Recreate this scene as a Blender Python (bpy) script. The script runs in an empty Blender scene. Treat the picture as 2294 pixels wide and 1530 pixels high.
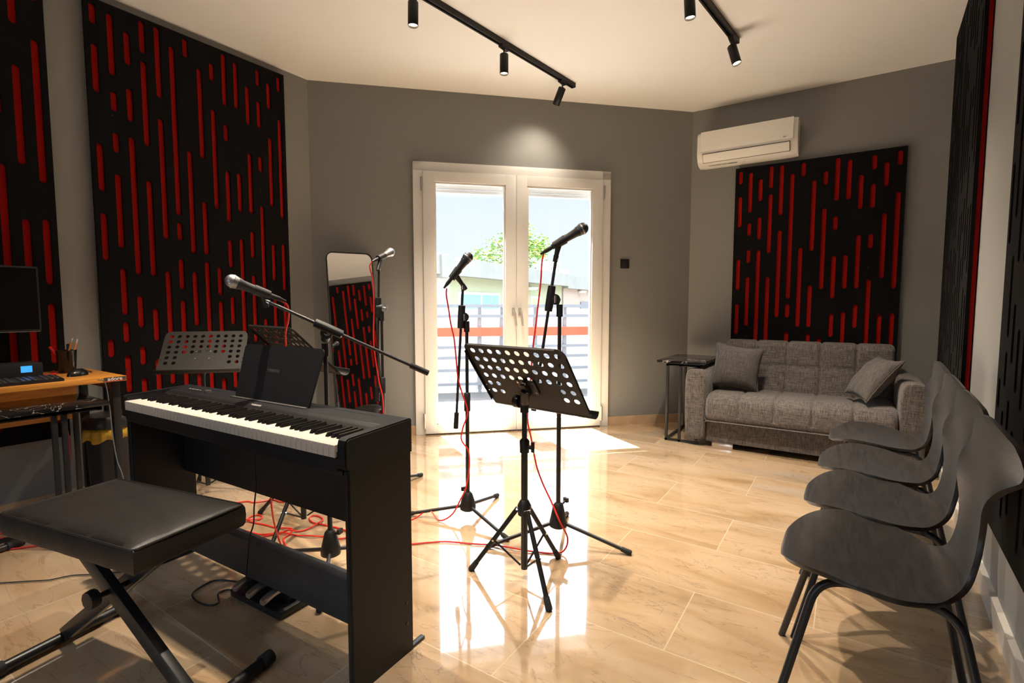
import bpy, bmesh, math, random
from mathutils import Vector, Matrix
random.seed(7)
C = bpy.context.scene.collection
sc = bpy.context.scene
PI = math.pi

# ------------------------------------------------------------------ camera
FPX = 1136.0
cam_d = bpy.data.cameras.new('camera')
cam_d.sensor_width = 36.0
cam_d.lens = 36.0 * FPX / 2294.0
cam_d.clip_start = 0.05
cam_d.clip_end = 300
cam = bpy.data.objects.new('camera', cam_d)
C.objects.link(cam)
cam.location = (0, 0, 1.12)
cam.rotation_euler = (math.radians(90 - 4.179), 0, math.radians(33.468))
sc.camera = cam

# ------------------------------------------------------------------ light
sc.view_settings.view_transform = 'Standard'
sc.view_settings.look = 'None'
sc.view_settings.gamma = 1
sc.view_settings.exposure = 0.40
try:
    sc.view_settings.use_curve_mapping = False
except Exception:
    pass
w = bpy.data.worlds.new('world')
sc.world = w
w.use_nodes = True
nt = w.node_tree
nt.nodes.clear()
wo = nt.nodes.new('ShaderNodeOutputWorld')
bg = nt.nodes.new('ShaderNodeBackground')
tc = nt.nodes.new('ShaderNodeTexCoord')
sep = nt.nodes.new('ShaderNodeSeparateXYZ')
cr = nt.nodes.new('ShaderNodeValToRGB')
cr.color_ramp.elements[0].position = 0.0
cr.color_ramp.elements[0].color = (0.88, 0.93, 1.0, 1)
cr.color_ramp.elements[1].position = 0.16
cr.color_ramp.elements[1].color = (0.84, 0.91, 1.0, 1)
_e = cr.color_ramp.elements.new(0.45)
_e.color = (0.62, 0.80, 1.0, 1)
# the sky towards the high sun is several times brighter than at the horizon
gn = nt.nodes.new('ShaderNodeMapRange')
gn.inputs['From Min'].default_value = 0.20; gn.inputs['From Max'].default_value = 0.50
gn.inputs['To Min'].default_value = 1.0; gn.inputs['To Max'].default_value = 7.0
mm = nt.nodes.new('ShaderNodeMath'); mm.operation = 'MULTIPLY'
nt.links.new(tc.outputs['Generated'], sep.inputs[0])
nt.links.new(sep.outputs['Z'], cr.inputs[0])
nt.links.new(sep.outputs['Z'], gn.inputs['Value'])
nt.links.new(gn.outputs[0], mm.inputs[0])
nt.links.new(mm.outputs[0], bg.inputs[1])
nt.links.new(cr.outputs[0], bg.inputs[0])
nt.links.new(bg.outputs[0], wo.inputs[0])
SKY = 0.90
mm.inputs[1].default_value = SKY

sun_d = bpy.data.lights.new('sun', 'SUN')
sun_d.energy = 75
sun_d.angle = math.radians(0.5)
sun_d.color = (1.0, 0.95, 0.88)
sun = bpy.data.objects.new('sun', sun_d)
C.objects.link(sun)
sun.location = (-5, 9, 8)
sun.rotation_euler = Vector((0.863, -0.551, -2.40)).to_track_quat('-Z', 'Y').to_euler()

SPOT_W = 190          # each warm track spotlight
WARM = (1.0, 0.86, 0.69)

# ------------------------------------------------------------------ helpers
def put(name, loc=(0, 0, 0), rz=0, label=None, cat=None, group=None):
    o = bpy.data.objects.new(name, None)
    o.empty_display_size = 0.1
    C.objects.link(o)
    o.location = loc
    o.rotation_euler = (0, 0, rz)
    tag(o, label, cat, group)
    return o

def tag(o, label=None, cat=None, group=None, kind=None):
    if label: o['label'] = label
    if cat: o['category'] = cat
    if group: o['group'] = group
    if kind: o['kind'] = kind
    return o

def obj(name, bm, mat, parent=None, smooth=True, angle=40):
    me = bpy.data.meshes.new(name)
    bmesh.ops.recalc_face_normals(bm, faces=bm.faces[:])
    bm.to_mesh(me)
    bm.free()
    if smooth:
        me.polygons.foreach_set('use_smooth', [True] * len(me.polygons))
        try:
            me.set_sharp_from_angle(angle=math.radians(angle))
        except Exception:
            pass
    if mat: me.materials.append(mat)
    o = bpy.data.objects.new(name, me)
    C.objects.link(o)
    if parent: o.parent = parent
    return o

def struct(name, bm, mat, parent=None, smooth=False):
    o = obj(name, bm, mat, parent, smooth)
    if parent is None: o['kind'] = 'structure'
    return o

def new(): return bmesh.new()

def box(bm, a, b, bev=0.0, seg=2, M=None):
    a = Vector(a); b = Vector(b)
    lo = Vector([min(a[i], b[i]) for i in range(3)]); hi = Vector([max(a[i], b[i]) for i in range(3)])
    r = bmesh.ops.create_cube(bm, size=1.0)
    vs = r['verts']
    for v in vs:
        v.co = Vector([lo[i] + (v.co[i] + .5) * (hi[i] - lo[i]) for i in range(3)])
    if bev > 0:
        es = list({e for v in vs for e in v.link_edges})
        n0 = set(bm.verts)
        rr = bmesh.ops.bevel(bm, geom=es, offset=bev, segments=seg, profile=.6, affect='EDGES')
        vs = list({v for f in rr['faces'] for v in f.verts} | {v for v in vs if v.is_valid})
        # include all verts linked
        st = list(vs); seen = set(vs)
        while st:
            v = st.pop()
            for e in v.link_edges:
                u = e.other_vert(v)
                if u not in seen:
                    seen.add(u); st.append(u)
        vs = list(seen)
    if M is not None:
        for v in vs: v.co = M @ v.co
    return vs

def frame(d):
    d = Vector(d).normalized()
    up = Vector((0, 0, 1)) if abs(d.z) < .95 else Vector((0, 1, 0))
    x = up.cross(d).normalized()
    y = d.cross(x)
    return x, y, d

def tube(bm, pts, r, n=12, cap=True, closed=False):
    pts = [Vector(p) for p in pts]
    N = len(pts)
    rs = r if isinstance(r, (list, tuple)) else [r] * N
    rings = []
    px = None
    for i, p in enumerate(pts):
        if closed:
            d = pts[(i + 1) % N] - pts[i - 1]
        elif i == 0: d = pts[1] - pts[0]
        elif i == N - 1: d = pts[-1] - pts[-2]
        else:
            d = (pts[i + 1] - p).normalized() + (p - pts[i - 1]).normalized()
        d = d.normalized() if d.length > 1e-9 else Vector((0, 0, 1))
        if px is None:
            x, y, _ = frame(d)
        else:
            x = (px - d * px.dot(d))
            x = x.normalized() if x.length > 1e-6 else frame(d)[0]
            y = d.cross(x)
        px = x
        rings.append([bm.verts.new(p + (x * math.cos(2 * PI * k / n) + y * math.sin(2 * PI * k / n)) * rs[i]) for k in range(n)])
    m = N if closed else N - 1
    for i in range(m):
        A = rings[i]; B = rings[(i + 1) % N]
        for k in range(n):
            bm.faces.new((A[k], A[(k + 1) % n], B[(k + 1) % n], B[k]))
    if cap and not closed:
        bm.faces.new(rings[0][::-1]); bm.faces.new(rings[-1])
    return rings

def cyl(bm, a, b, r, r2=None, n=20):
    tube(bm, [a, b], [r, r if r2 is None else r2], n)

def smooth_path(pts, k=8, closed=False):
    P = [Vector(p) for p in pts]
    out = []
    N = len(P)
    rng = N if closed else N - 1
    for i in range(rng):
        p0 = P[i - 1] if (i > 0 or closed) else P[0] * 2 - P[1]
        p1 = P[i]; p2 = P[(i + 1) % N]
        p3 = P[(i + 2) % N] if (i + 2 < N or closed) else P[-1] * 2 - P[-2]
        for j in range(k):
            t = j / k
            out.append(.5 * ((2 * p1) + (-p0 + p2) * t + (2 * p0 - 5 * p1 + 4 * p2 - p3) * t * t + (-p0 + 3 * p1 - 3 * p2 + p3) * t ** 3))
    if not closed: out.append(P[-1].copy())
    return out

def round_corners(pts, r, k=6):
    P = [Vector(p) for p in pts]
    out = [P[0]]
    for i in range(1, len(P) - 1):
        a = (P[i - 1] - P[i]); b = (P[i + 1] - P[i])
        rr = min(r, a.length * .49, b.length * .49)
        s = P[i] + a.normalized() * rr; e = P[i] + b.normalized() * rr
        for j in range(k + 1):
            t = j / k
            out.append(s * (1 - t) ** 2 + P[i] * 2 * t * (1 - t) + e * t * t)
    out.append(P[-1])
    return out

def lathe(bm, prof, n=24, M=None):
    # prof: list of (r, z)
    rings = []
    for r, z in prof:
        if r < 1e-6:
            v = bm.verts.new((0, 0, z)); rings.append([v])
        else:
            rings.append([bm.verts.new((r * math.cos(2 * PI * k / n), r * math.sin(2 * PI * k / n), z)) for k in range(n)])
    for A, B in zip(rings, rings[1:]):
        if len(A) == 1 and len(B) == 1: continue
        if len(A) == 1:
            for k in range(n): bm.faces.new((A[0], B[(k + 1) % n], B[k]))
        elif len(B) == 1:
            for k in range(n): bm.faces.new((A[k], A[(k + 1) % n], B[0]))
        else:
            for k in range(n): bm.faces.new((A[k], A[(k + 1) % n], B[(k + 1) % n], B[k]))
    if len(rings[0]) > 1: bm.faces.new(rings[0][::-1])
    if len(rings[-1]) > 1: bm.faces.new(rings[-1])
    if M is not None:
        for R in rings:
            for v in R: v.co = M @ v.co

def align(p, d):
    x, y, z = frame(d)
    return Matrix(((x.x, y.x, z.x, p[0]), (x.y, y.y, z.y, p[1]), (x.z, y.z, z.z, p[2]), (0, 0, 0, 1)))

def prism(bm, poly, ax, lo, hi):
    """poly 2D extruded along axis ax ('x','y','z')"""
    def P(a, b, t):
        return {'x': (t, a, b), 'y': (a, t, b), 'z': (a, b, t)}[ax]
    A = [bm.verts.new(P(a, b, lo)) for a, b in poly]
    B = [bm.verts.new(P(a, b, hi)) for a, b in poly]
    n = len(poly)
    for k in range(n): bm.faces.new((A[k], A[(k + 1) % n], B[(k + 1) % n], B[k]))
    bm.faces.new(A[::-1]); bm.faces.new(B)

def rrect(w, h, r, k=5, cx=0, cy=0):
    out = []
    for sx, sy, a0 in ((1, 1, 0), (-1, 1, 90), (-1, -1, 180), (1, -1, 270)):
        for j in range(k + 1):
            a = math.radians(a0 + 90 * j / k)
            out.append((cx + sx * (w / 2 - r) + r * math.cos(a), cy + sy * (h / 2 - r) + r * math.sin(a)))
    return out

def pierced(outline, holes, t, name='plate'):
    """2-D outline with holes, thickness t centred on z=0 -> mesh"""
    cu = bpy.data.curves.new(name, 'CURVE')
    cu.dimensions = '2D'; cu.fill_mode = 'BOTH'; cu.extrude = t / 2
    for loop in [outline] + holes:
        s = cu.splines.new('POLY')
        s.points.add(len(loop) - 1)
        for p, (x, y) in zip(s.points, loop): p.co = (x, y, 0, 1)
        s.use_cyclic_u = True
    o = bpy.data.objects.new(name, cu)
    C.objects.link(o)
    dg = bpy.context.evaluated_depsgraph_get()
    me = bpy.data.meshes.new_from_object(o.evaluated_get(dg))
    bpy.data.objects.remove(o)
    bpy.data.curves.remove(cu)
    return me

def text_mesh(s, size, name='lettering', depth=0.0006, align_x='CENTER', bold=0.0):
    cu = bpy.data.curves.new(name, 'FONT')
    cu.body = s; cu.size = size; cu.extrude = depth; cu.align_x = align_x; cu.align_y = 'CENTER'
    cu.offset = bold
    o = bpy.data.objects.new(name, cu)
    C.objects.link(o)
    dg = bpy.context.evaluated_depsgraph_get()
    me = bpy.data.meshes.new_from_object(o.evaluated_get(dg))
    bpy.data.objects.remove(o); bpy.data.curves.remove(cu)
    return me

def mesh_obj(name, me, mat, parent=None, M=None):
    me.materials.clear(); me.materials.append(mat)
    o = bpy.data.objects.new(name, me)
    C.objects.link(o)
    if M is not None: me.transform(M)
    if parent: o.parent = parent
    return o

def copy_tree(o, parent=None):
    c = o.copy(); C.objects.link(c)
    if parent is not None: c.parent = parent
    for ch in list(o.children): copy_tree(ch, c)
    return c

# ------------------------------------------------------------------ materials
def mat(name, col, rough=.5, metal=0.0, spec=None, coat=0.0, bump=None, emis=None, sheen=0.0, var=None):
    m = bpy.data.materials.new(name); m.use_nodes = True
    n = m.node_tree.nodes; l = m.node_tree.links
    b = n['Principled BSDF']
    b.inputs['Base Color'].default_value = (*col, 1)
    b.inputs['Roughness'].default_value = rough
    b.inputs['Metallic'].default_value = metal
    if spec is not None: b.inputs['Specular IOR Level'].default_value = spec
    if coat: b.inputs['Coat Weight'].default_value = coat
    if sheen: b.inputs['Sheen Weight'].default_value = sheen
    if emis:
        b.inputs['Emission Color'].default_value = (*emis[0], 1)
        b.inputs['Emission Strength'].default_value = emis[1]
    g = n.new('ShaderNodeNewGeometry')
    if bump or var:
        no = n.new('ShaderNodeTexNoise')
        no.inputs['Scale'].default_value = (bump or var)[0]
        no.inputs['Detail'].default_value = 4
        l.new(g.outputs['Position'], no.inputs['Vector'])
        if bump:
            bp = n.new('ShaderNodeBump')
            bp.inputs['Strength'].default_value = bump[1]
            bp.inputs['Distance'].default_value = .002
            l.new(no.outputs['Fac'], bp.inputs['Height'])
            l.new(bp.outputs[0], b.inputs['Normal'])
        if var:
            mx = n.new('ShaderNodeMix'); mx.data_type = 'RGBA'
            mx.inputs['A'].default_value = (*[c * (1 - var[1]) for c in col], 1)
            mx.inputs['B'].default_value = (*[min(1, c * (1 + var[1])) for c in col], 1)
            l.new(no.outputs['Fac'], mx.inputs['Factor'])
            l.new(mx.outputs['Result'], b.inputs['Base Color'])
    return m

def nodes_of(m): return m.node_tree.nodes, m.node_tree.links, m.node_tree.nodes['Principled BSDF']

M_wall = mat('wall_paint', (.245, .243, .230), .62, bump=(60, .12))
M_ceil = mat('ceiling_paint', (.86, .845, .81), .8)
M_white = mat('white_lacquer', (.82, .80, .76), .35)
M_alu = mat('white_aluminium', (.80, .79, .76), .4)
M_blackm = mat('black_metal', (.012, .012, .013), .38, spec=.6)
M_trackm = mat('black_powder_coat', (.010, .0095, .009), .5, spec=.3)
M_plas = mat('black_plastic', (.010, .010, .011), .45)
M_rubber = mat('rubber', (.012, .012, .012), .75)
M_chrome = mat('chrome', (.75, .75, .76), .15, metal=1)
M_steel = mat('brushed_steel', (.60, .58, .56), .35, metal=1)
M_piano = mat('piano_satin', (.006, .0065, .009), .48, spec=.32, bump=(900, .05))
M_pianodark = mat('piano_inner', (.022, .018, .015), .35)
M_leather = mat('leatherette', (.011, .0095, .009), .46, spec=.4, bump=(140, .25))
M_ivory = mat('ivory_key', (.60, .55, .49), .35)
M_ebony = mat('ebony_key', (.012, .011, .011), .22)
M_redcable = mat('red_rubber', (.75, .028, .014), .4)
M_blackcable = mat('black_rubber_cable', (.01, .01, .01), .5)
M_greycable = mat('grey_cable', (.12, .12, .13), .5)
M_yellow = mat('yellow_bag', (.55, .34, .03), .45, bump=(30, .9))
M_pencil = mat('orange_pencil', (.75, .22, .02), .4)
M_eraser = mat('eraser', (.8, .7, .62), .6)
M_redpl = mat('red_plastic', (.6, .02, .015), .35)
M_led = mat('blue_led', (.02, .12, .6), .3, emis=((.05, .35, 1.0), .9))
M_lens = mat('lamp_lens', (1, .9, .7), .3, emis=((1.0, .80, .50), 14))
M_screen = mat('monitor_screen', (.003, .003, .0035), .35, spec=.2)
M_pedal = mat('pedal_plate', (.62, .54, .49), .38, metal=.9)
M_ac = mat('ac_plastic', (.90, .88, .82), .35)
M_ink = mat('ink', (.05, .045, .04), .6)
M_sticker = mat('sticker', (.62, .58, .50), .5)
M_yellowink = mat('yellow_ink', (.7, .45, .03), .5)
M_grille = mat('mic_grille', (.42, .42, .43), .38, metal=1)
M_grilledark = mat('mic_grille_dark', (.10, .105, .115), .4, metal=1)
M_micbody = mat('mic_body', (.018, .018, .021), .42)
M_micsilver = mat('mic_body_silver', (.30, .29, .28), .38, metal=.8)
M_rail = mat('railing_grey', (.16, .17, .20), .5)
M_redband = mat('red_band', (.72, .07, .03), .5)
M_whitepanel = mat('white_panel', (.72, .73, .76), .6)
M_balcony = mat('balcony_tile', (.11, .10, .095), .5, var=(2.5, .15))
M_street = mat('street', (.10, .095, .09), .9)
M_leaf = mat('leaf', (.10, .20, .03), .6, var=(3, .6))
M_bark = mat('bark', (.15, .10, .06), .8)
M_parapet = mat('parapet_concrete', (.26, .25, .225), .85, var=(3, .18))
M_facade = mat('facade_green', (.30, .31, .20), .9)
M_facade2 = mat('facade_pink', (.36, .28, .23), .9)
M_winglass = mat('window_glass_far', (.18, .33, .42), .25)
M_winwood = mat('window_shutter', (.62, .42, .18), .6)
M_acbox = mat('ac_outdoor', (.62, .60, .56), .6)
M_tank = mat('tank_plastic', (.25, .35, .50), .5)
M_red_glow = mat('felt_red_edge', (.30, .005, .004), .9)

# felt
def felt(name, c1, c2, bumpy=.5):
    m = bpy.data.materials.new(name); m.use_nodes = True
    n, l, b = nodes_of(m)
    g = n.new('ShaderNodeNewGeometry')
    mp = n.new('ShaderNodeMapping'); mp.inputs['Scale'].default_value = (1, 1, 3)
    l.new(g.outputs['Position'], mp.inputs[0])
    no = n.new('ShaderNodeTexNoise'); no.inputs['Scale'].default_value = 170; no.inputs['Detail'].default_value = 5
    no.inputs['Roughness'].default_value = .7
    l.new(mp.outputs[0], no.inputs['Vector'])
    r = n.new('ShaderNodeValToRGB')
    r.color_ramp.elements[0].position = .35; r.color_ramp.elements[0].color = (*c1, 1)
    r.color_ramp.elements[1].position = .7; r.color_ramp.elements[1].color = (*c2, 1)
    l.new(no.outputs['Fac'], r.inputs[0]); l.new(r.outputs[0], b.inputs['Base Color'])
    b.inputs['Roughness'].default_value = .95
    b.inputs['Specular IOR Level'].default_value = .1
    b.inputs['Sheen Weight'].default_value = 0.0
    bp = n.new('ShaderNodeBump'); bp.inputs['Strength'].default_value = bumpy; bp.inputs['Distance'].default_value = .001
    l.new(no.outputs['Fac'], bp.inputs['Height']); l.new(bp.outputs[0], b.inputs['Normal'])
    return m
M_feltb = felt('felt_black', (.004, .004, .0045), (.013, .0125, .013))
M_feltr_shaded = felt('felt_red_shaded', (.13, .003, .002), (.28, .008, .005))  # same red felt, darkened for the weaker light on the right wall panel
M_feltr = felt('felt_red', (.27, .005, .004), (.52, .018, .009))

# marble floor
def marble_floor():
    m = bpy.data.materials.new('marble_tiles'); m.use_nodes = True
    n, l, b = nodes_of(m)
    g = n.new('ShaderNodeNewGeometry')
    mp = n.new('ShaderNodeMapping'); mp.inputs['Location'].default_value = (.855 + 1.6, -1.58 + 4.0, 0)
    l.new(g.outputs['Position'], mp.inputs[0])
    br = n.new('ShaderNodeTexBrick')
    br.offset = .5
    br.inputs['Scale'].default_value = 1
    br.inputs['Brick Width'].default_value = .8
    br.inputs['Row Height'].default_value = .4
    br.inputs['Mortar Size'].default_value = .0022
    br.inputs['Mortar Smooth'].default_value = .2
    br.inputs['Color1'].default_value = (0, 0, 0, 1); br.inputs['Color2'].default_value = (1, 1, 1, 1)
    br.inputs['Mortar'].default_value = (.5, .5, .5, 1)
    l.new(mp.outputs[0], br.inputs['Vector'])
    # per-tile shift of the stone
    add = n.new('ShaderNodeVectorMath'); add.operation = 'MULTIPLY_ADD'
    l.new(br.outputs['Color'], add.inputs[0]); add.inputs[1].default_value = (3.1, 5.3, 2.0)
    l.new(g.outputs['Position'], add.inputs[2])
    rot = n.new('ShaderNodeMapping'); rot.inputs['Rotation'].default_value = (0, 0, math.radians(-14)); rot.inputs['Scale'].default_value = (1.0, 3.2, 1)
    l.new(add.outputs[0], rot.inputs[0])
    n1 = n.new('ShaderNodeTexNoise'); n1.inputs['Scale'].default_value = 1.7; n1.inputs['Detail'].default_value = 8; n1.inputs['Distortion'].default_value = .8
    l.new(rot.outputs[0], n1.inputs['Vector'])
    base = n.new('ShaderNodeValToRGB')
    e = base.color_ramp.elements
    e[0].position = .28; e[0].color = (.37, .235, .115, 1)
    e[1].position = .75; e[1].color = (.57, .42, .275, 1)
    x = base.color_ramp.elements.new(.52); x.color = (.51, .355, .215, 1)
    l.new(n1.outputs['Fac'], base.inputs[0])
    # bluish grey clouds
    n3 = n.new('ShaderNodeTexNoise'); n3.inputs['Scale'].default_value = .9; n3.inputs['Detail'].default_value = 3
    l.new(rot.outputs[0], n3.inputs['Vector'])
    r3 = n.new('ShaderNodeValToRGB'); r3.color_ramp.elements[0].position = .58; r3.color_ramp.elements[1].position = .75
    l.new(n3.outputs['Fac'], r3.inputs[0])
    mg = n.new('ShaderNodeMix'); mg.data_type = 'RGBA'; mg.inputs['B'].default_value = (.40, .36, .31, 1)
    ml = n.new('ShaderNodeMath'); ml.operation = 'MULTIPLY'; ml.inputs[1].default_value = .55
    l.new(r3.outputs[0], ml.inputs[0]); l.new(ml.outputs[0], mg.inputs['Factor']); l.new(base.outputs[0], mg.inputs['A'])
    # veins: thin ridge lines
    def vein(scale, dist, width, sc):
        q = n.new('ShaderNodeMapping'); q.inputs['Rotation'].default_value = (0, 0, math.radians(-18)); q.inputs['Scale'].default_value = sc
        l.new(add.outputs[0], q.inputs[0])
        v = n.new('ShaderNodeTexNoise'); v.inputs['Scale'].default_value = scale; v.inputs['Detail'].default_value = 6; v.inputs['Distortion'].default_value = dist
        l.new(q.outputs[0], v.inputs['Vector'])
        s = n.new('ShaderNodeMath'); s.operation = 'SUBTRACT'; s.inputs[1].default_value = .5
        l.new(v.outputs['Fac'], s.inputs[0])
        a = n.new('ShaderNodeMath'); a.operation = 'ABSOLUTE'; l.new(s.outputs[0], a.inputs[0])
        r = n.new('ShaderNodeValToRGB')
        r.color_ramp.elements[0].position = 0; r.color_ramp.elements[0].color = (1, 1, 1, 1)
        r.color_ramp.elements[1].position = width; r.color_ramp.elements[1].color = (0, 0, 0, 1)
        l.new(a.outputs[0], r.inputs[0])
        return r.outputs[0]
    v1 = vein(2.3, .6, .010, (1, 4.5, 1)); v2 = vein(3.5, 1.6, .006, (1, 2.0, 1))
    gate = n.new('ShaderNodeTexNoise'); gate.inputs['Scale'].default_value = 1.6; l.new(add.outputs[0], gate.inputs['Vector'])
    gr = n.new('ShaderNodeValToRGB'); gr.color_ramp.elements[0].position = .42; gr.color_ramp.elements[1].position = .6
    l.new(gate.outputs['Fac'], gr.inputs[0])
    m1 = n.new('ShaderNodeMix'); m1.data_type = 'RGBA'; m1.inputs['B'].default_value = (.30, .19, .105, 1)
    f1 = n.new('ShaderNodeMath'); f1.operation = 'MULTIPLY'; f1.inputs[1].default_value = .62; l.new(v1, f1.inputs[0])
    l.new(f1.outputs[0], m1.inputs['Factor']); l.new(mg.outputs['Result'], m1.inputs['A'])
    m2 = n.new('ShaderNodeMix'); m2.data_type = 'RGBA'; m2.inputs['B'].default_value = (.13, .12, .12, 1)
    f2a = n.new('ShaderNodeMath'); f2a.operation = 'MULTIPLY'; l.new(v2, f2a.inputs[0]); f2a.inputs[1].default_value = .55
    f2 = n.new('ShaderNodeMath'); f2.operation = 'MULTIPLY'; l.new(f2a.outputs[0], f2.inputs[0]); l.new(gr.outputs[0], f2.inputs[1])
    l.new(f2.outputs[0], m2.inputs['Factor']); l.new(m1.outputs['Result'], m2.inputs['A'])
    # joints
    m3 = n.new('ShaderNodeMix'); m3.data_type = 'RGBA'; m3.inputs['B'].default_value = (.62, .50, .34, 1)
    l.new(br.outputs['Fac'], m3.inputs['Factor']); l.new(m2.outputs['Result'], m3.inputs['A'])
    l.new(m3.outputs['Result'], b.inputs['Base Color'])
    b.inputs['Roughness'].default_value = .09
    b.inputs['IOR'].default_value = 1.6
    b.inputs['Coat Weight'].default_value = 1.0
    b.inputs['Coat Roughness'].default_value = .03
    b.inputs['Coat IOR'].default_value = 1.95
    nb = n.new('ShaderNodeTexNoise'); nb.inputs['Scale'].default_value = 2.2; l.new(g.outputs['Position'], nb.inputs['Vector'])
    bp = n.new('ShaderNodeBump'); bp.inputs['Strength'].default_value = .10; bp.inputs['Distance'].default_value = .006
    l.new(nb.outputs['Fac'], bp.inputs['Height'])
    l.new(bp.outputs[0], b.inputs['Normal']); l.new(bp.outputs[0], b.inputs['Coat Normal'])
    return m
M_floor = marble_floor()
M_skirt = mat('skirting_marble', (.52, .36, .22), .25, var=(9, .3))

def wood(name, c1, c2, scale, rot=(0, 0, 0), rough=.45, axis=(1, 12, 12), bump=.15):
    m = bpy.data.materials.new(name); m.use_nodes = True
    n, l, b = nodes_of(m)
    t = n.new('ShaderNodeTexCoord')
    mp = n.new('ShaderNodeMapping'); mp.inputs['Scale'].default_value = axis; mp.inputs['Rotation'].default_value = rot
    l.new(t.outputs['Object'], mp.inputs[0])
    no = n.new('ShaderNodeTexNoise'); no.inputs['Scale'].default_value = scale; no.inputs['Detail'].default_value = 7; no.inputs['Distortion'].default_value = .5
    l.new(mp.outputs[0], no.inputs['Vector'])
    r = n.new('ShaderNodeValToRGB')
    r.color_ramp.elements[0].position = .3; r.color_ramp.elements[0].color = (*c1, 1)
    r.color_ramp.elements[1].position = .7; r.color_ramp.elements[1].color = (*c2, 1)
    l.new(no.outputs['Fac'], r.inputs[0]); l.new(r.outputs[0], b.inputs['Base Color'])
    b.inputs['Roughness'].default_value = rough
    bp = n.new('ShaderNodeBump'); bp.inputs['Strength'].default_value = bump; bp.inputs['Distance'].default_value = .001
    l.new(no.outputs['Fac'], bp.inputs['Height']); l.new(bp.outputs[0], b.inputs['Normal'])
    return m
M_oak = wood('oak_board', (.42, .14, .018), (.72, .31, .05), 3.5, axis=(14, 1, 14))
M_chair = wood('black_stained_ply', (.009, .008, .007), (.034, .029, .026), 5, axis=(20, 2, 20), rough=.34, bump=.5)

_b = M_chair.node_tree.nodes['Principled BSDF']
_b.inputs['Sheen Weight'].default_value = .16
_b.inputs['Sheen Roughness'].default_value = .35
_b.inputs['Sheen Tint'].default_value = (.8, .88, 1, 1)  # blue sheen tint stands in for door skylight glancing off the shells

def black_marble():
    m = bpy.data.materials.new('black_marble'); m.use_nodes = True
    n, l, b = nodes_of(m)
    g = n.new('ShaderNodeNewGeometry')
    no = n.new('ShaderNodeTexNoise'); no.inputs['Scale'].default_value = 7; no.inputs['Detail'].default_value = 6; no.inputs['Distortion'].default_value = 1.6
    l.new(g.outputs['Position'], no.inputs['Vector'])
    s = n.new('ShaderNodeMath'); s.operation = 'SUBTRACT'; s.inputs[1].default_value = .5; l.new(no.outputs['Fac'], s.inputs[0])
    a = n.new('ShaderNodeMath'); a.operation = 'ABSOLUTE'; l.new(s.outputs[0], a.inputs[0])
    r = n.new('ShaderNodeValToRGB')
    r.color_ramp.elements[0].position = 0; r.color_ramp.elements[0].color = (.45, .40, .36, 1)
    r.color_ramp.elements[1].position = .014; r.color_ramp.elements[1].color = (.013, .012, .012, 1)
    l.new(a.outputs[0], r.inputs[0]); l.new(r.outputs[0], b.inputs['Base Color'])
    b.inputs['Roughness'].default_value = .12
    return m
M_bmarble = black_marble()

def tweed(name, dark, light):
    m = bpy.data.materials.new(name); m.use_nodes = True
    n, l, b = nodes_of(m)
    t = n.new('ShaderNodeTexCoord')
    def thread(sc):
        mp = n.new('ShaderNodeMapping'); mp.inputs['Scale'].default_value = sc
        l.new(t.outputs['Object'], mp.inputs[0])
        no = n.new('ShaderNodeTexNoise'); no.inputs['Scale'].default_value = 1; no.inputs['Detail'].default_value = 3; no.inputs['Roughness'].default_value = .7
        l.new(mp.outputs[0], no.inputs['Vector'])
        return no.outputs['Fac']
    a = thread((260, 22, 22)); c = thread((14, 260, 300))
    ad = n.new('ShaderNodeMath'); ad.operation = 'ADD'; l.new(a, ad.inputs[0]); l.new(c, ad.inputs[1])
    h = n.new('ShaderNodeMath'); h.operation = 'MULTIPLY'; h.inputs[1].default_value = .5; l.new(ad.outputs[0], h.inputs[0])
    r = n.new('ShaderNodeValToRGB')
    r.color_ramp.elements[0].position = .40; r.color_ramp.elements[0].color = (*dark, 1)
    r.color_ramp.elements[1].position = .60; r.color_ramp.elements[1].color = (*light, 1)
    l.new(h.outputs[0], r.inputs[0]); l.new(r.outputs[0], b.inputs['Base Color'])
    b.inputs['Roughness'].default_value = .9; b.inputs['Specular IOR Level'].default_value = .2
    b.inputs['Sheen Weight'].default_value = .15
    bp = n.new('ShaderNodeBump'); bp.inputs['Strength'].default_value = .5; bp.inputs['Distance'].default_value = .0015
    l.new(h.outputs[0], bp.inputs['Height']); l.new(bp.outputs[0], b.inputs['Normal'])
    return m
M_tweed = tweed('sofa_tweed', (.038, .033, .031), (.175, .150, .134))
M_cush = tweed('cushion_cloth', (.05, .045, .043), (.125, .11, .10))

def glass_thin():
    m = bpy.data.materials.new('clear_pane'); m.use_nodes = True
    n = m.node_tree.nodes; l = m.node_tree.links
    n.clear()
    o = n.new('ShaderNodeOutputMaterial'); tr = n.new('ShaderNodeBsdfTransparent'); gl = n.new('ShaderNodeBsdfGlossy')
    gl.inputs['Roughness'].default_value = .0
    lw = n.new('ShaderNodeLayerWeight'); lw.inputs['Blend'].default_value = .5
    pw = n.new('ShaderNodeMath'); pw.operation = 'POWER'; pw.inputs[1].default_value = 5
    l.new(lw.outputs['Facing'], pw.inputs[0])
    fr = n.new('ShaderNodeMath'); fr.operation = 'MULTIPLY_ADD'; fr.inputs[1].default_value = .9; fr.inputs[2].default_value = .04
    l.new(pw.outputs[0], fr.inputs[0])
    mx = n.new('ShaderNodeMixShader')
    tr.inputs[0].default_value = (.97, .985, .98, 1)
    l.new(fr.outputs[0], mx.inputs[0]); l.new(tr.outputs[0], mx.inputs[1]); l.new(gl.outputs[0], mx.inputs[2]); l.new(mx.outputs[0], o.inputs[0])
    return m
M_glass = glass_thin()
M_mirror = mat('mirror_silver', (.90, .91, .90), .01, metal=1)

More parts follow.
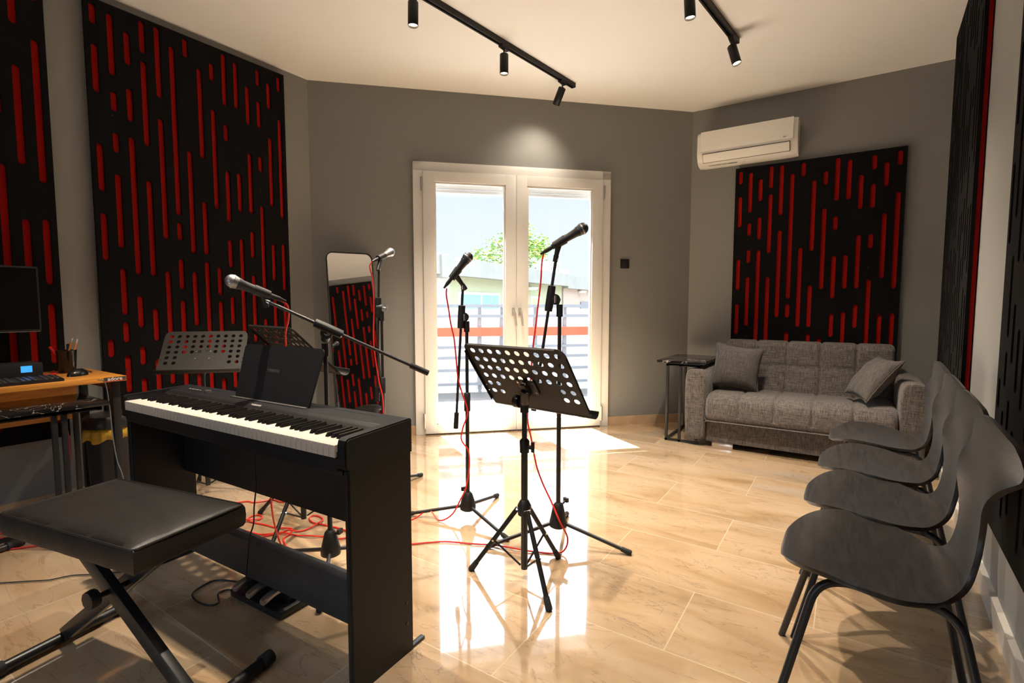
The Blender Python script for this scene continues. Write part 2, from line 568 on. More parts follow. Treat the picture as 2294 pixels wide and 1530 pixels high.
# ------------------------------------------------------------------ room shell
ZC = 2.885
XL = -3.63
P_LB = Vector((-3.63, 2.56, 0))      # left wall meets the diagonal wall
P_BA = Vector((-1.26, 4.93, 0))      # diagonal wall meets the far wall
P_AR = Vector((.58, 4.93, 0))
P_RR = Vector((.30, -2.6, 0))
P_LR = Vector((-3.63, -2.6, 0))
E45 = Vector((1, 1, 0)) / 2 ** .5
N45 = Vector((1, -1, 0)) / 2 ** .5   # into the room

def wall_slab(name, a, b, t=.1, z0=-.02, z1=ZC + .02, mt=None, ext=0.0):
    a = Vector(a); b = Vector(b); d = (b - a).normalized()
    nrm = Vector((d.y, -d.x, 0))
    ctr = Vector((-1.6, 1.6, 0))
    if (ctr - a).dot(nrm) > 0: nrm = -nrm
    a2 = a - d * ext; b2 = b + d * ext
    bm = new()
    poly = [(a2.x, a2.y), (b2.x, b2.y), (b2.x + nrm.x * t, b2.y + nrm.y * t), (a2.x + nrm.x * t, a2.y + nrm.y * t)]
    prism(bm, poly, 'z', z0, z1)
    return struct(name, bm, mt or M_wall)

bm = new()
prism(bm, [(P_LR.x - .1, P_LR.y - .1), (P_RR.x + .1, P_RR.y - .1), (P_AR.x + .1, P_AR.y + .1), (P_BA.x - .05, P_BA.y + .1), (P_LB.x - .1, P_LB.y + .05)], 'z', -.1, 0)
struct('floor', bm, M_floor)
bm = new()
prism(bm, [(P_LR.x - .1, P_LR.y - .1), (P_RR.x + .1, P_RR.y - .1), (P_AR.x + .1, P_AR.y + .1), (P_BA.x - .05, P_BA.y + .1), (P_LB.x - .1, P_LB.y + .05)], 'z', ZC, ZC + .12)
struct('ceiling', bm, M_ceil)
wall_slab('wall_left', P_LR, P_LB)
wall_slab('wall_far', P_BA, P_AR, ext=.05)
wall_slab('wall_right', P_AR, P_RR)
# unseen wall behind the camera; its window opening is added for fill daylight
def wall_with_hole(name, o, e, nrm_out, L, s0, s1, z0, z1, t, zt=ZC + .02, zb=-.02):
    """o origin, e direction, hole s0..s1, z0..z1"""
    bm = new()
    M = Matrix(((e.x, nrm_out.x, 0, o.x), (e.y, nrm_out.y, 0, o.y), (0, 0, 1, 0), (0, 0, 0, 1)))
    pieces = [((0, 0, zb), (s0, t, zt)), ((s1, 0, zb), (L, t, zt)), ((s0, 0, z1), (s1, t, zt))]
    if z0 > zb + .001: pieces.append(((s0, 0, zb), (s1, t, z0)))
    for a, b in pieces: box(bm, a, b, M=M)
    bmesh.ops.remove_doubles(bm, verts=bm.verts[:], dist=1e-5)
    return struct(name, bm, M_wall)
wall_with_hole('wall_back', P_LR, Vector((1, 0, 0)), Vector((0, -1, 0)), P_RR.x - P_LR.x, 1.1, 3.3, .85, 2.25, .12)
LB = (P_BA - P_LB).length
S0, S1 = .765 + .05, 2.49 + .02      # opening along the diagonal wall measured from P_LB
# s in my survey was measured from (-3.6,2.59): same line, shift .042
S0 = .80 + .042; S1 = 2.47 + .042
wall_with_hole('wall_diagonal', P_LB, E45, -N45, LB, S0, S1, -.02, 2.265, .09)

# frame of the unseen rear window, added to let in fill light
bm = new()
for a, b in (((-2.53, -2.68, .85), (-2.47, -2.62, 2.25)), ((-.39, -2.68, .85), (-.33, -2.62, 2.25)), ((-1.46, -2.68, .85), (-1.40, -2.62, 2.25)),
             ((-2.53, -2.68, .85), (-.33, -2.62, .91)), ((-2.53, -2.68, 2.19), (-.33, -2.62, 2.25))):
    box(bm, a, b)
struct('fill_window_1', bm, M_white)

# skirtings
M_skirt2 = mat('skirting_white_marble', (.62, .58, .52), .25, var=(9, .2))
def skirt(name, a, b, h=.08, t=.015, side=1, mt=None):
    a = Vector(a); b = Vector(b); d = (b - a).normalized(); nrm = Vector((d.y, -d.x, 0))
    if (Vector((-1.6, 1.6, 0)) - a).dot(nrm) < 0: nrm = -nrm
    bm = new()
    prism(bm, [(a.x, a.y), (b.x, b.y), (b.x + nrm.x * t, b.y + nrm.y * t), (a.x + nrm.x * t, a.y + nrm.y * t)], 'z', 0, h)
    return struct(name, bm, mt or M_skirt)
skirt('baseboard_left', P_LR, P_LB)
skirt('baseboard_diagonal_left', P_LB, P_LB + E45 * (S0 - .035))
skirt('baseboard_diagonal_right', P_LB + E45 * (S1 + .035), P_BA)
skirt('baseboard_far', P_BA, P_AR)
skirt('baseboard_right', P_AR, P_RR, t=.02, mt=M_skirt2)

# ------------------------------------------------------------------ balcony door
door = put('door_1', (0, 0, 0))
door['kind'] = 'structure'
MD = Matrix(((E45.x, N45.x, 0, P_LB.x), (E45.y, N45.y, 0, P_LB.y), (0, 0, 1, 0), (0, 0, 0, 1)))  # local (s, perp into room, z)
def dbox(bm, a, b, bev=0): return box(bm, a, b, bev, M=MD)
bm = new()
# casing trim on the wall
for a, b in (((S0 - .035, -.02, 0), (S0 + .045, .028, 2.30)), ((S1 - .045, -.02, 0), (S1 + .035, .028, 2.30)), ((S0 - .035, -.02, 2.225), (S1 + .035, .028, 2.30))):
    dbox(bm, a, b, .003)
dbox(bm, (S0, -.08, .0), (S1, -.0, .035)); dbox(bm, (S0 + .0, -.08, .03), (S0 + .05, .0, 2.26)); dbox(bm, (S1 - .05, -.08, .03), (S1, .0, 2.26)); dbox(bm, (S0, -.08, 2.215), (S1, .0, 2.262))
obj('door_frame', bm, M_alu, door)
SM = (S0 + S1) / 2
def sash(s0, s1, hinge_left):
    bm = new()
    f = .095; t0, t1 = -.03, .045
    z0, z1 = .012, 2.222
    bev = .004
    dbox(bm, (s0, t0, z0), (s0 + f, t1, z1), bev); dbox(bm, (s1 - f, t0, z0), (s1, t1, z1), bev)
    dbox(bm, (s0 + f - .004, t0, z0), (s1 - f + .004, t1, z0 + .075), bev); dbox(bm, (s0 + f - .004, t0, z1 - .085), (s1 - f + .004, t1, z1), bev)
    # glazing bead
    g = .014
    a0, a1, c0, c1 = s0 + f, s1 - f, z0 + .075, z1 - .085
    for a, b in (((a0, .0, c0), (a0 + g, .036, c1)), ((a1 - g, .0, c0), (a1, .036, c1)), ((a0, .0, c0), (a1, .036, c0 + g)), ((a0, .0, c1 - g), (a1, .036, c1))):
        dbox(bm, a, b, .003)
    o = obj('door_leaf', bm, M_alu, door)
    bm = new(); dbox(bm, (a0 + .002, .004, c0 + .002), (a1 - .002, .010, c1 - .002))
    obj('pane', bm, M_glass, o, smooth=False)
    # handle
    hs = s1 - .028 if hinge_left else s0 + .028
    bm = new()
    dbox(bm, (hs - .013, .045, 1.02), (hs + .013, .056, 1.09), .004)
    dg = -1 if hinge_left else 1
    pts = [(hs, .05, 1.065), (hs, .085, 1.068), (hs + .006, .092, 1.04), (hs + .016, .092, .95), (hs + .018, .092, .935)]
    rings = tube(bm, [MD @ Vector(p) for p in pts], [.009, .009, .011, .010, .009], 10)
    obj('handle', bm, mat('handle_grey', (.42, .39, .35), .35), o)
    # hinges
    hx = s0 + .004 if hinge_left else s1 - .004
    hq = hx - (.012 if hinge_left else -.012)
    for z_a, z_b in ((2.06, 2.17), (.06, .19)):
        bm = new(); cyl(bm, MD @ Vector((hq, .048, z_a)), MD @ Vector((hq, .048, z_b)), .010, n=12); obj('hinge', bm, M_steel, o)
sash(S0 + .045, SM + .002, True)
sash(SM + .004, S1 - .045, False)

# roller shutter curtain, rolled almost fully up behind the glass
bm = new()
for k in range(5):
    z = 2.075 + k * .038
    pr = [(-.115, z), (-.100, z + .006), (-.098, z + .02), (-.102, z + .034), (-.115, z + .037)]
    vsA = [bm.verts.new(MD @ Vector((S0 + .02, a, b))) for a, b in pr]; vsB = [bm.verts.new(MD @ Vector((S1 - .02, a, b))) for a, b in pr]
    for i in range(4): bm.faces.new((vsA[i], vsA[i + 1], vsB[i + 1], vsB[i]))
    bm.faces.new((vsA[4], vsA[0], vsB[0], vsB[4])); bm.faces.new(vsA); bm.faces.new(vsB[::-1])
o = obj('roller_shutter', bm, mat('shutter_slat', (.80, .80, .80), .5))
tag(o, 'pale grey roller shutter slats pulled up outside the glass of the balcony door', 'shutter')

# ------------------------------------------------------------------ outside
def dpt(s, perp, z): return MD @ Vector((s, perp, z))
bm = new(); box(bm, (-3, -2.35, -.16), (8, -.09, -.02), M=MD)
struct('balcony_floor', bm, M_balcony)
rail = put('balcony_railing', dpt(1.6, -2.05, -.02), 0, 'dark grey slatted balcony railing with a red band and white boards behind', 'railing')
def rl(bm, a, b): return box(bm, a, b, M=rail_inv @ MD)
rail_inv = Matrix.Translation(-Vector(rail.location))
bm = new(); rl(bm, (-2.5, -2.08, 1.08), (6.5, -2.02, 1.12)); obj('top_rail', bm, M_rail, rail)
for zc, hh in ((.972, .040), (.575, .034), (.44, .034), (.28, .034), (.10, .030)):
    bm = new(); rl(bm, (-2.5, -2.075, zc - hh / 2), (6.5, -2.045, zc + hh / 2)); obj('slat', bm, M_rail, rail)
bm = new(); rl(bm, (-2.5, -2.04, .715), (6.5, -2.025, .828)); obj('red_band', bm, M_redband, rail)
bm = new(); rl(bm, (-2.5, -2.16, .02), (6.5, -2.14, 1.06)); obj('white_board', bm, M_whitepanel, rail)
for s in (-2.4, -1.1, .2, 1.65, 1.94, 2.387, 2.79, 3.9, 5.2, 6.4):
    bm = new(); rl(bm, (s - .022, -2.11, -.02), (s + .022, -2.075, 1.09)); obj('post', bm, M_rail, rail)

bm = new(); box(bm, (-60, 5.5, -3.2), (40, 90, -3.1)); 
v0 = struct('street_ground', bm, M_street)

# building across the street: facade from A to B
A = Vector((-6.135, 6.838, 0)); Bq = Vector((-7.276, 15.7, 0))
fd = (Bq - A).normalized()
fo = Vector((fd.y, -fd.x, 0))            # away / toward us?
if fo.dot(-A) < 0: fo = -fo
MF = Matrix(((fd.x, fo.x, 0, A.x), (fd.y, fo.y, 0, A.y), (0, 0, 1, 0), (0, 0, 0, 1)))   # (along, toward us, z)
Lf = (Bq - A).length
bld = put('apartment_building', (A.x, A.y, -3.1), 0, 'low pale green building with a stained concrete parapet across the street', 'building')
MBi = Matrix.Translation((-A.x, -A.y, 3.1)) @ MF
bm = new(); box(bm, (-2.5, -2.6, -3.1), (6.66, -.12, 1.75), M=MBi); obj('wall', bm, M_facade, bld)
bm = new(); box(bm, (-2.5, -2.65, 1.66), (6.68, .10, 2.0), M=MBi); 
obj('parapet', bm, M_parapet, bld)
bm = new(); box(bm, (-.02, -2.66, 1.60), (.28, .14, 2.03), M=MBi); obj('parapet_pier', bm, M_parapet, bld)
bm = new(); box(bm, (-.1, -.2, -3.1), (.45, -.02, 1.66), M=MBi); obj('pilaster', bm, mat('pilaster_white', (.42, .41, .38), .8), bld)
def win(a0, a1, z0, z1, mt, nm='window'):
    bm = new(); box(bm, (a0 - .05, -.14, z0 - .05), (a1 + .05, -.09, z1 + .05), M=MBi); f = obj(nm, bm, M_white, bld)
    bm = new(); box(bm, (a0, -.10, z0), (a1, -.075, z1), M=MBi); obj('pane', bm, mt, f)
    bm = new(); box(bm, ((a0 + a1) / 2 - .02, -.09, z0), ((a0 + a1) / 2 + .02, -.07, z1), M=MBi); obj('mullion', bm, M_white, f)
win(.95, 2.55, .45, 1.32, M_winglass); win(4.45, 5.0, .3, 1.28, M_winwood)
for s in (4.25, 8.2):
    bm = new(); lathe(bm, [(0, 0), (.13, .01), (.16, .05), (.16, .07)], 14, MBi @ Matrix.Translation((s, -.02, 1.48))); obj('wall_lamp', bm, M_acbox, bld)
bl2 = put('rear_building', (MF @ Vector((9, -2, 0))).to_tuple()[:2] + (-3.1,), 0, 'pinkish beige building with grey windows at the far right beyond the railing', 'building')
MB2 = Matrix.Translation(-Vector(bl2.location)) @ MF
bm = new(); box(bm, (6.74, -2.6, -3.1), (17, -.10, 1.74), M=MB2); obj('wall', bm, M_facade2, bl2)
bm = new(); box(bm, (6.72, -2.65, 1.60), (17.2, .06, 1.98), M=MB2); obj('parapet', bm, M_parapet, bl2)
for a0, a1 in ((8.3, 9.1), (10.3, 11.4)):
    bm = new(); box(bm, (a0, -.12, .35), (a1, -.06, 1.2), M=MB2); obj('window', bm, M_rail, bl2)

def roof_ac(s, d, w_, h_, z, lab):
    o = put('roof_air_conditioner', MF @ Vector((s, d, z)), 0, lab, 'air conditioner')
    R = Matrix(((fd.x, fo.x, 0, 0), (fd.y, fo.y, 0, 0), (0, 0, 1, 0), (0, 0, 0, 1)))
    bm = new(); box(bm, (-w_ / 2, -.2, 0), (w_ / 2, .2, h_), .01, M=R); obj('casing', bm, M_acbox, o)
    holes = []
    for i in range(5):
        for j in range(6):
            a = -w_ * .36 + i * w_ * .18; b = h_ * .14 + j * h_ * .145
            holes.append([(a - w_ * .055, b - h_ * .045), (a + w_ * .055, b - h_ * .045), (a + w_ * .055, b + h_ * .045), (a - w_ * .055, b + h_ * .045)])
    pl = pierced([(-w_ * .48, .01), (w_ * .48, .01), (w_ * .48, h_ * .97), (-w_ * .48, h_ * .97)], holes, .012)
    mesh_obj('grille', pl, M_acbox, o, R @ Matrix.Translation((0, .215, 0)) @ Matrix.Rotation(PI / 2, 4, 'X'))
    bm = new(); box(bm, (-w_ * .45, .2, .03), (w_ * .45, .204, h_ * .95), M=R); obj('coil', bm, M_rail, o)
roof_ac(6.5, -.5, .8, .36, 2.0, 'boxy white rooftop air conditioner with a square-hole grille, left one')
roof_ac(7.75, -.6, .5, .24, 1.98, 'smaller rooftop air conditioner right of the grilled one on the parapet')
tk = put('rooftop_water_tank', MF @ Vector((.55, -1.2, 2.0)), 0, 'blue grey water tank on the roof of the pale green building', 'tank')
bm = new(); tube(bm, [(-.42, -.15, .17), (.36, .22, .17)], .17, 18); obj('tank_body', bm, M_tank, tk)
bm = new(); box(bm, (.05, .0, 0), (.42, .35, .34), .05); obj('tank_box', bm, M_tank, tk)

# tree beyond the roof
tree = put('street_tree', (-9.7, 15.3, -3.1), 0, 'leafy green tree with yellowing crown rising behind the flat roof', 'tree')
bm = new()
tube(bm, smooth_path([(0, 0, 0), (.1, 0, 2.4), (0, .1, 4.2), (.1, 0, 5.6)], 5), .12, 8)
for k in range(7):
    a = k * .9
    tube(bm, [(0, .05, 4.2 + k * .15), (.5 * math.cos(a), .5 * math.sin(a), 5.1 + k * .15)], [.05, .02], 6)
obj('trunk', bm, M_bark, tree)
M_leafy = mat('leaf_yellowish', (.42, .40, .06), .6)
for nm, mt, cnt, sd in (('crown', M_leaf, 1500, 1), ('yellow_foliage', M_leafy, 500, 2)):
    rnd = random.Random(sd)
    bm = new()
    for k in range(cnt):
        cx, cy, cz, rr = rnd.choice(((0, 0, 5.6, .62), (.35, .3, 5.35, .5), (-.35, -.2, 5.45, .55), (-.75, -.4, 5.15, .5), (.15, .1, 6.0, .45), (.5, .45, 5.6, .4)))
        v = Vector((rnd.gauss(0, 1), rnd.gauss(0, 1), rnd.gauss(0, 1))).normalized() * rr * rnd.uniform(.4, 1.05)
        p = Vector((cx, cy, cz)) + v
        x, y, z = frame((rnd.gauss(0, 1), rnd.gauss(0, 1), rnd.gauss(0, 1) + .01))
        s = rnd.uniform(.035, .07)
        q = [p + x * s, p + y * s * .5, p - x * s, p - y * s * .5]
        bm.faces.new([bm.verts.new(t) for t in q])
    obj(nm, bm, mt, tree, smooth=False)
tree.scale = (1.25, 1.25, 1.13)
tree.location = (-10.2, 15.6, -3.1)

# ------------------------------------------------------------------ acoustic panels
# column slots (top, bottom) measured down from the top edge
SL = [
 [(.028, .14), (.247, .512), (.793, 1.062), (1.186, 1.456), (1.913, 2.020), (2.150, 2.34)],
 [(.048, .392), (.481, .594), (.714, .827), (.95, 1.379), (1.499, 1.771), (1.816, 1.937), (2.014, 2.24)],
 [(.114, .302), (.436, .628), (.718, 1.528), (1.657, 1.85), (1.967, 2.08), (2.16, 2.36)],
 [(.017, .206), (.25, .749), (.953, 1.535), (1.735, 1.936), (2.05, 2.32)],
 [(.018, .438), (.562, 1.30), (1.501, 1.98), (2.10, 2.22)],
 [(.10, 1.141), (1.188, 1.30), (1.42, 1.614), (1.683, 2.06), (2.14, 2.38)],
 [(.022, .136), (.719, 1.378), (1.497, 1.851), (1.93, 2.04), (2.17, 2.33)],
 [(.175, .75), (1.031, 1.378), (1.426, 2.02), (2.15, 2.38)],
 [(.112, .225), (.409, 1.064), (1.458, 1.649), (1.69, 2.13), (2.22, 2.34)],
 [(.02, .361), (.483, .596), (.797, 1.141), (1.262, 1.455), (1.657, 1.851), (2.03, 2.30)],
 [(.045, .357), (.795, 1.062), (1.249, 2.02), (2.14, 2.27)],
 [(.176, .441), (.641, 1.063), (1.19, 1.378), (1.501, 1.985), (2.10, 2.37)],
 [(.035, .148), (.253, .441), (.640, .753), (.995, 1.63), (1.816, 2.10), (2.2, 2.33)],
 [(.100, .286), (.487, .987), (1.264, 1.535), (1.669, 2.20)],
 [(.028, .138), (.334, 1.066), (1.256, 1.603), (1.706, 2.03), (2.12, 2.36)],
]
PW, PH = 1.2, 2.44
def panel_plate():
    holes = []
    for k, col in enumerate(SL):
        x = .042 + k * .0796
        for a, b in col:
            holes.append(rrect(.033, b - a, .0164, 4, x, -(a + b) / 2))
    out = [(0, 0), (PW, 0), (PW, -PH), (0, -PH)]
    return pierced(out, holes, .016, 'front_layer')
plate_me = panel_plate()
def acoustic_panel(origin, udir, normal, label, edge=.02):
    """origin = top-left corner at the wall as seen from the room; u to the right, normal into the room"""
    u = Vector(udir).normalized(); nn = Vector(normal).normalized()
    o = put('acoustic_panel', origin, 0, label, 'acoustic panel')
    R = Matrix(((u.x, 0, nn.x, 0), (u.y, 0, nn.y, 0), (0, 1, 0, 0), (0, 0, 0, 1)))
    me = plate_me.copy()
    f = mesh_obj('front_layer', me, M_feltb, o, R @ Matrix.Translation((0, 0, .0285)))
    bm = new(); box(bm, (edge if edge else .002, -PH + .002, .004), (PW - edge if edge else PW - .002, -.002, .0210), M=R); obj('backing', bm, M_feltr if edge else M_feltr_shaded, o, smooth=False)
    for a, b in ((.11, -.62), (.99, -.90), (.11, -2.1), (1.15, -2.1)):
        bm = new(); cyl(bm, R @ Vector((a, b, .036)), R @ Vector((a, b, .0385)), .005, n=10); obj('screw', bm, M_blackm, o)
    for a in (.1, .55, 1.05):
        bm = new(); box(bm, (a, -PH + .05, 0), (a + .05, -.05, .0045), M=R); obj('batten', bm, M_blackm, o, smooth=False)
    return o
# left wall: seen from the room, left = towards the camera (-y) -> u = +y
acoustic_panel((XL + .001, 1.135, 2.83), (0, 1, 0), (1, 0, 0), 'black felt panel with red slots on the left wall between desk and diagonal wall')
acoustic_panel((XL + .001, -.235, 2.83), (0, 1, 0), (1, 0, 0), 'black felt panel with red slots behind the monitor at the left edge')
acoustic_panel((-.872, 4.929, 2.31), (1, 0, 0), (0, -1, 0), 'black felt panel with red slots behind the grey sofa under the air conditioner')
rd = (P_RR - P_AR).normalized()          # towards camera along the right wall
rn = Vector((-rd.y, rd.x, 0)); rn = rn if rn.x < 0 else -rn
pr0 = P_AR + rd * .41
acoustic_panel((pr0.x - .001, pr0.y, 2.875), rd, rn, 'dark slotted felt panel on the right wall, nearer the sofa, red edge showing', edge=0)
pr1 = P_AR + rd * 2.51
acoustic_panel((pr1.x - .001, pr1.y, 2.78), rd, rn, 'dark slotted felt panel on the right wall at the right edge, behind the nearest chair')
pr2 = P_AR + rd * 4.25
acoustic_panel((pr2.x - .001, pr2.y, 2.74), rd, rn, 'dark slotted felt panel on the right wall beside the camera')

# ------------------------------------------------------------------ ceiling tracks and spotlights
def track(p0, p1, label):
    p0 = Vector(p0); p1 = Vector(p1); d = (p1 - p0)
    o = put('ceiling_track', (p0.x, p0.y, ZC), math.atan2(d.y, d.x), label, 'light track')
    L = d.length
    bm = new()
    t = .0
    prof = [(-.018, 0), (.018, 0), (.018, -.034), (.007, -.034), (.007, -.012), (-.007, -.012), (-.007, -.034), (-.018, -.034)]
    prism(bm, prof, 'x', .012, L - .012)
    obj('rail', bm, M_trackm, o, smooth=False)
    for a, b in ((0, .014), (L - .014, L)):
        bm = new(); box(bm, (a, -.019, -.0355), (b, .019, 0), .002); obj('end_cap', bm, M_trackm, o)
    for y_ in (.004, -.0065):
        bm = new(); box(bm, (.02, y_, -.022), (L - .02, y_ + .0025, -.014)); obj('conductor', bm, M_steel, o)
    return o
T1a = Vector((-2.27, .55, ZC)); T1b = Vector((-1.905, 3.78, ZC))
T2a = Vector((-1.06, .55, ZC)); T2b = Vector((-.69, 3.76, ZC))
track(T1a, T1b, 'longer black ceiling track on the left, running towards the balcony door')
track(T2a, T2b, 'black ceiling track on the right, ending above the sofa side')
def spotlight(p, aim, label, power):
    p = Vector(p)
    o = put('track_spotlight', (p.x, p.y, ZC - .034), 0, label, 'spotlight', 'black cylinder spotlights on the ceiling tracks')
    bm = new(); box(bm, (-.016, -.045, -.018), (.016, .045, .003), .003); obj('adapter', bm, M_trackm, o)
    piv = Vector((0, 0, -.05))
    bm = new(); cyl(bm, (0, 0, -.018), piv, .006, n=10); bmesh.ops.create_uvsphere(bm, u_segments=12, v_segments=8, radius=.010, matrix=Matrix.Translation(piv)); obj('stem', bm, M_blackm, o)
    d = Vector(aim).normalized()
    Mx = align(piv, d)
    bm = new()
    lathe(bm, [(0, .0), (.026, .0), (.029, .004), (.029, .128), (.0275, .130), (.0265, .128), (.026, .112), (0, .112)], 28, Mx)
    h = obj('lamp_body', bm, M_trackm, o)
    bm = new(); lathe(bm, [(0, .1125), (.0255, .1125), (.0255, .118), (.02, .121), (0, .122)], 24, Mx); obj('lens', bm, M_lens, h)
    ld = bpy.data.lights.new('spot_lamp', 'SPOT')
    ld.energy = power; ld.color = WARM; ld.spot_size = math.radians(95); ld.spot_blend = 1.0; ld.shadow_soft_size = .02
    lo = bpy.data.objects.new('spot_lamp', ld); C.objects.link(lo); lo.parent = o
    lo.location = piv + d * .127
    lo.rotation_euler = d.to_track_quat('-Z', 'Y').to_euler()
    return o
def on(a, b, y):
    t = (y - a.y) / (b.y - a.y); return a.lerp(b, t)
q = on(T1a, T1b, 3.62); o1 = spotlight(q, (-.52, .26, -.66), 'spotlight at the far end of the left track, nearest the balcony door', SPOT_W * .075)
[c for c in o1.children if c.type == 'LIGHT'][0].data.spot_size = math.radians(96)
q = on(T1a, T1b, 2.93); spotlight(q, (.0, .0, -1), 'middle spotlight of the left track, pointing straight down', SPOT_W * .75)
q = on(T1a, T1b, 2.16); spotlight(q, (-.02, .0, -1), 'lit spotlight cut by the top edge at the left track', SPOT_W * .8)
q = on(T2a, T2b, 3.66); spotlight(q, (.30, -.06, -1), 'tilted lit spotlight at the end of the right track', SPOT_W * .85)
q = on(T2a, T2b, 2.93); spotlight(q, (.05, .05, -1), 'lit spotlight cut by the top edge at the right track', SPOT_W * 1.3)
q = on(T1a, T1b, 1.2); spotlight(q, (-.0, .0, -1), 'spotlight of the left track above the piano bench', SPOT_W)
q = on(T2a, T2b, 1.2); spotlight(q, (.0, .0, -1), 'spotlight of the right track above the camera', SPOT_W * .8)

# ------------------------------------------------------------------ air conditioner
ac = put('wall_air_conditioner', (-.78, 4.929, 2.335), 0, 'white split air conditioner on the wall above the sofa', 'air conditioner')
W2 = .39
prof = [(0, .02), (0, .30), (-.13, .30), (-.175, .293), (-.198, .272), (-.205, .25), (-.207, .105), (-.203, .085), (-.185, .045), (-.155, .018), (-.11, .004), (-.05, 0)]
bm = new()
nseg = 14
rings = []
for i in range(nseg + 1):
    t = -1 + 2 * i / nseg
    x = W2 * math.sin(t * PI / 2) if False else W2 * t
    e = max(0, (abs(t) - .93) / .07)
    rings.append([bm.verts.new((x, y * (1 - .10 * e * e), .15 + (z - .15) * (1 - .04 * e * e))) for y, z in prof])
for A_, B_ in zip(rings, rings[1:]):
    for k in range(len(prof)):
        bm.faces.new((A_[k], A_[(k + 1) % len(prof)], B_[(k + 1) % len(prof)], B_[k]))
bm.faces.new(rings[0]); bm.faces.new(rings[-1][::-1])
obj('casing', bm, M_ac, ac, angle=35)
bm = new(); box(bm, (-.355, -.2125, .118), (.36, -.206, .285), .003); obj('front_panel', bm, M_ac, ac)
Mt = Matrix.Translation((0, -.186, .066)) @ Matrix.Rotation(math.radians(26), 4, 'X')
bm = new(); box(bm, (-.335, -.020, -.036), (.335, -.013, .036), .002, M=Mt); obj('flap', bm, M_ac, ac)
bm = new(); box(bm, (-.339, -.0145, -.041), (.339, -.006, .040), M=Mt); obj('flap_gap', bm, M_ink, ac)
bm = new()
Mu = Matrix.Translation((0, -.128, .0095)) @ Matrix.Rotation(math.radians(18), 4, 'X')
for a, b in ((-.30, -.20), (-.19, -.15)):
    box(bm, (a, -.012, -.004), (b, .012, -.001), M=Mu)
st = obj('rating_label', bm, M_sticker, ac)
bm = new()
for k in range(14): box(bm, (-.14 + k * .0055, -.009, -.0045), (-.14 + k * .0055 + .0022 + .001 * (k % 3), .009, -.001), M=Mu)
for a, b in ((-.29, -.22), (-.28, -.21), (-.185, -.16)):
    for j in range(3): box(bm, (a, -.008 + j * .006, -.0048), (b, -.006 + j * .006, -.002), M=Mu)
obj('barcode', bm, M_ink, ac)
bm = new()
vs = [bm.verts.new(Mu @ Vector(p)) for p in ((-.02, .006, -.005), (.0, .006, -.005), (-.01, -.010, -.005))]
bm.faces.new(vs)
vs = [bm.verts.new(Mu @ Vector(p)) for p in ((-.02, .006, -.002), (.0, .006, -.002), (-.01, -.010, -.002))]
bm.faces.new(vs)
obj('warning_sign', bm, M_yellowink, ac)
mesh_obj('power_mark', text_mesh('24V', .016), M_ink, ac, Matrix.Translation((.30, -.2135, .135)) @ Matrix.Rotation(PI / 2, 4, 'X'))

# light switch on the diagonal wall
sw = put('light_switch', dpt(2.70, .001, 1.49), math.radians(45), 'small square black light switch right of the balcony door', 'light switch')
bm = new(); box(bm, (-.042, -.009, -.042), (.042, 0, .042), .003); obj('plate', bm, M_plas, sw)
bm = new(); box(bm, (-.024, -.013, -.026), (.024, -.006, .026), .002); obj('rocker', bm, M_blackm, sw)

# ------------------------------------------------------------------ leaning mirror
nn = Vector((.911, -.412, 0)).normalized(); hh = Vector((-nn.y, nn.x, 0))
mtop = Vector((-3.274, 2.868, 0)) - hh * .183
ml = 1.534; slo = .176
foot = mtop + nn * slo * ml
mir = put('floor_mirror', (foot.x, foot.y, 0), 0, 'tall rounded floor mirror leaning back against the diagonal wall', 'mirror')
upv = (mtop + Vector((0, 0, ml)) - foot).normalized()
nv = hh.cross(upv).normalized()
if nv.dot(nn) < 0: nv = -nv
MM = Matrix(((hh.x, upv.x, nv.x, 0), (hh.y, upv.y, nv.y, 0), (hh.z, upv.z, nv.z, 0), (0, 0, 0, 1)))
LL = ml / upv.z
wM = .366
outl = rrect(wM, LL - .01, .055, 8, 0, LL / 2 + .005)
inl = rrect(wM - .016, LL - .026, .047, 8, 0, LL / 2 + .005)
mesh_obj('frame', pierced(outl, [inl], .022), M_blackm, mir, MM @ Matrix.Translation((0, 0, -.002)))
bm = new(); prism(bm, rrect(wM - .012, LL - .022, .048, 8, 0, LL / 2 + .005), 'z', -.004, .002)
for v in bm.verts: v.co = MM @ v.co
obj('mirror_glass', bm, M_mirror, mir, smooth=False)
bm = new(); prism(bm, rrect(wM - .012, LL - .022, .048, 8, 0, LL / 2 + .005), 'z', -.009, -.0045)
for v in bm.verts: v.co = MM @ v.co
obj('backing_board', bm, M_blackm, mir, smooth=False)
bm = new(); cyl(bm, MM @ Vector((wM / 2, 1.17, 0)), MM @ Vector((wM / 2 + .022, 1.17, 0)), .009, n=14); obj('pivot_knob', bm, M_chrome, mir)

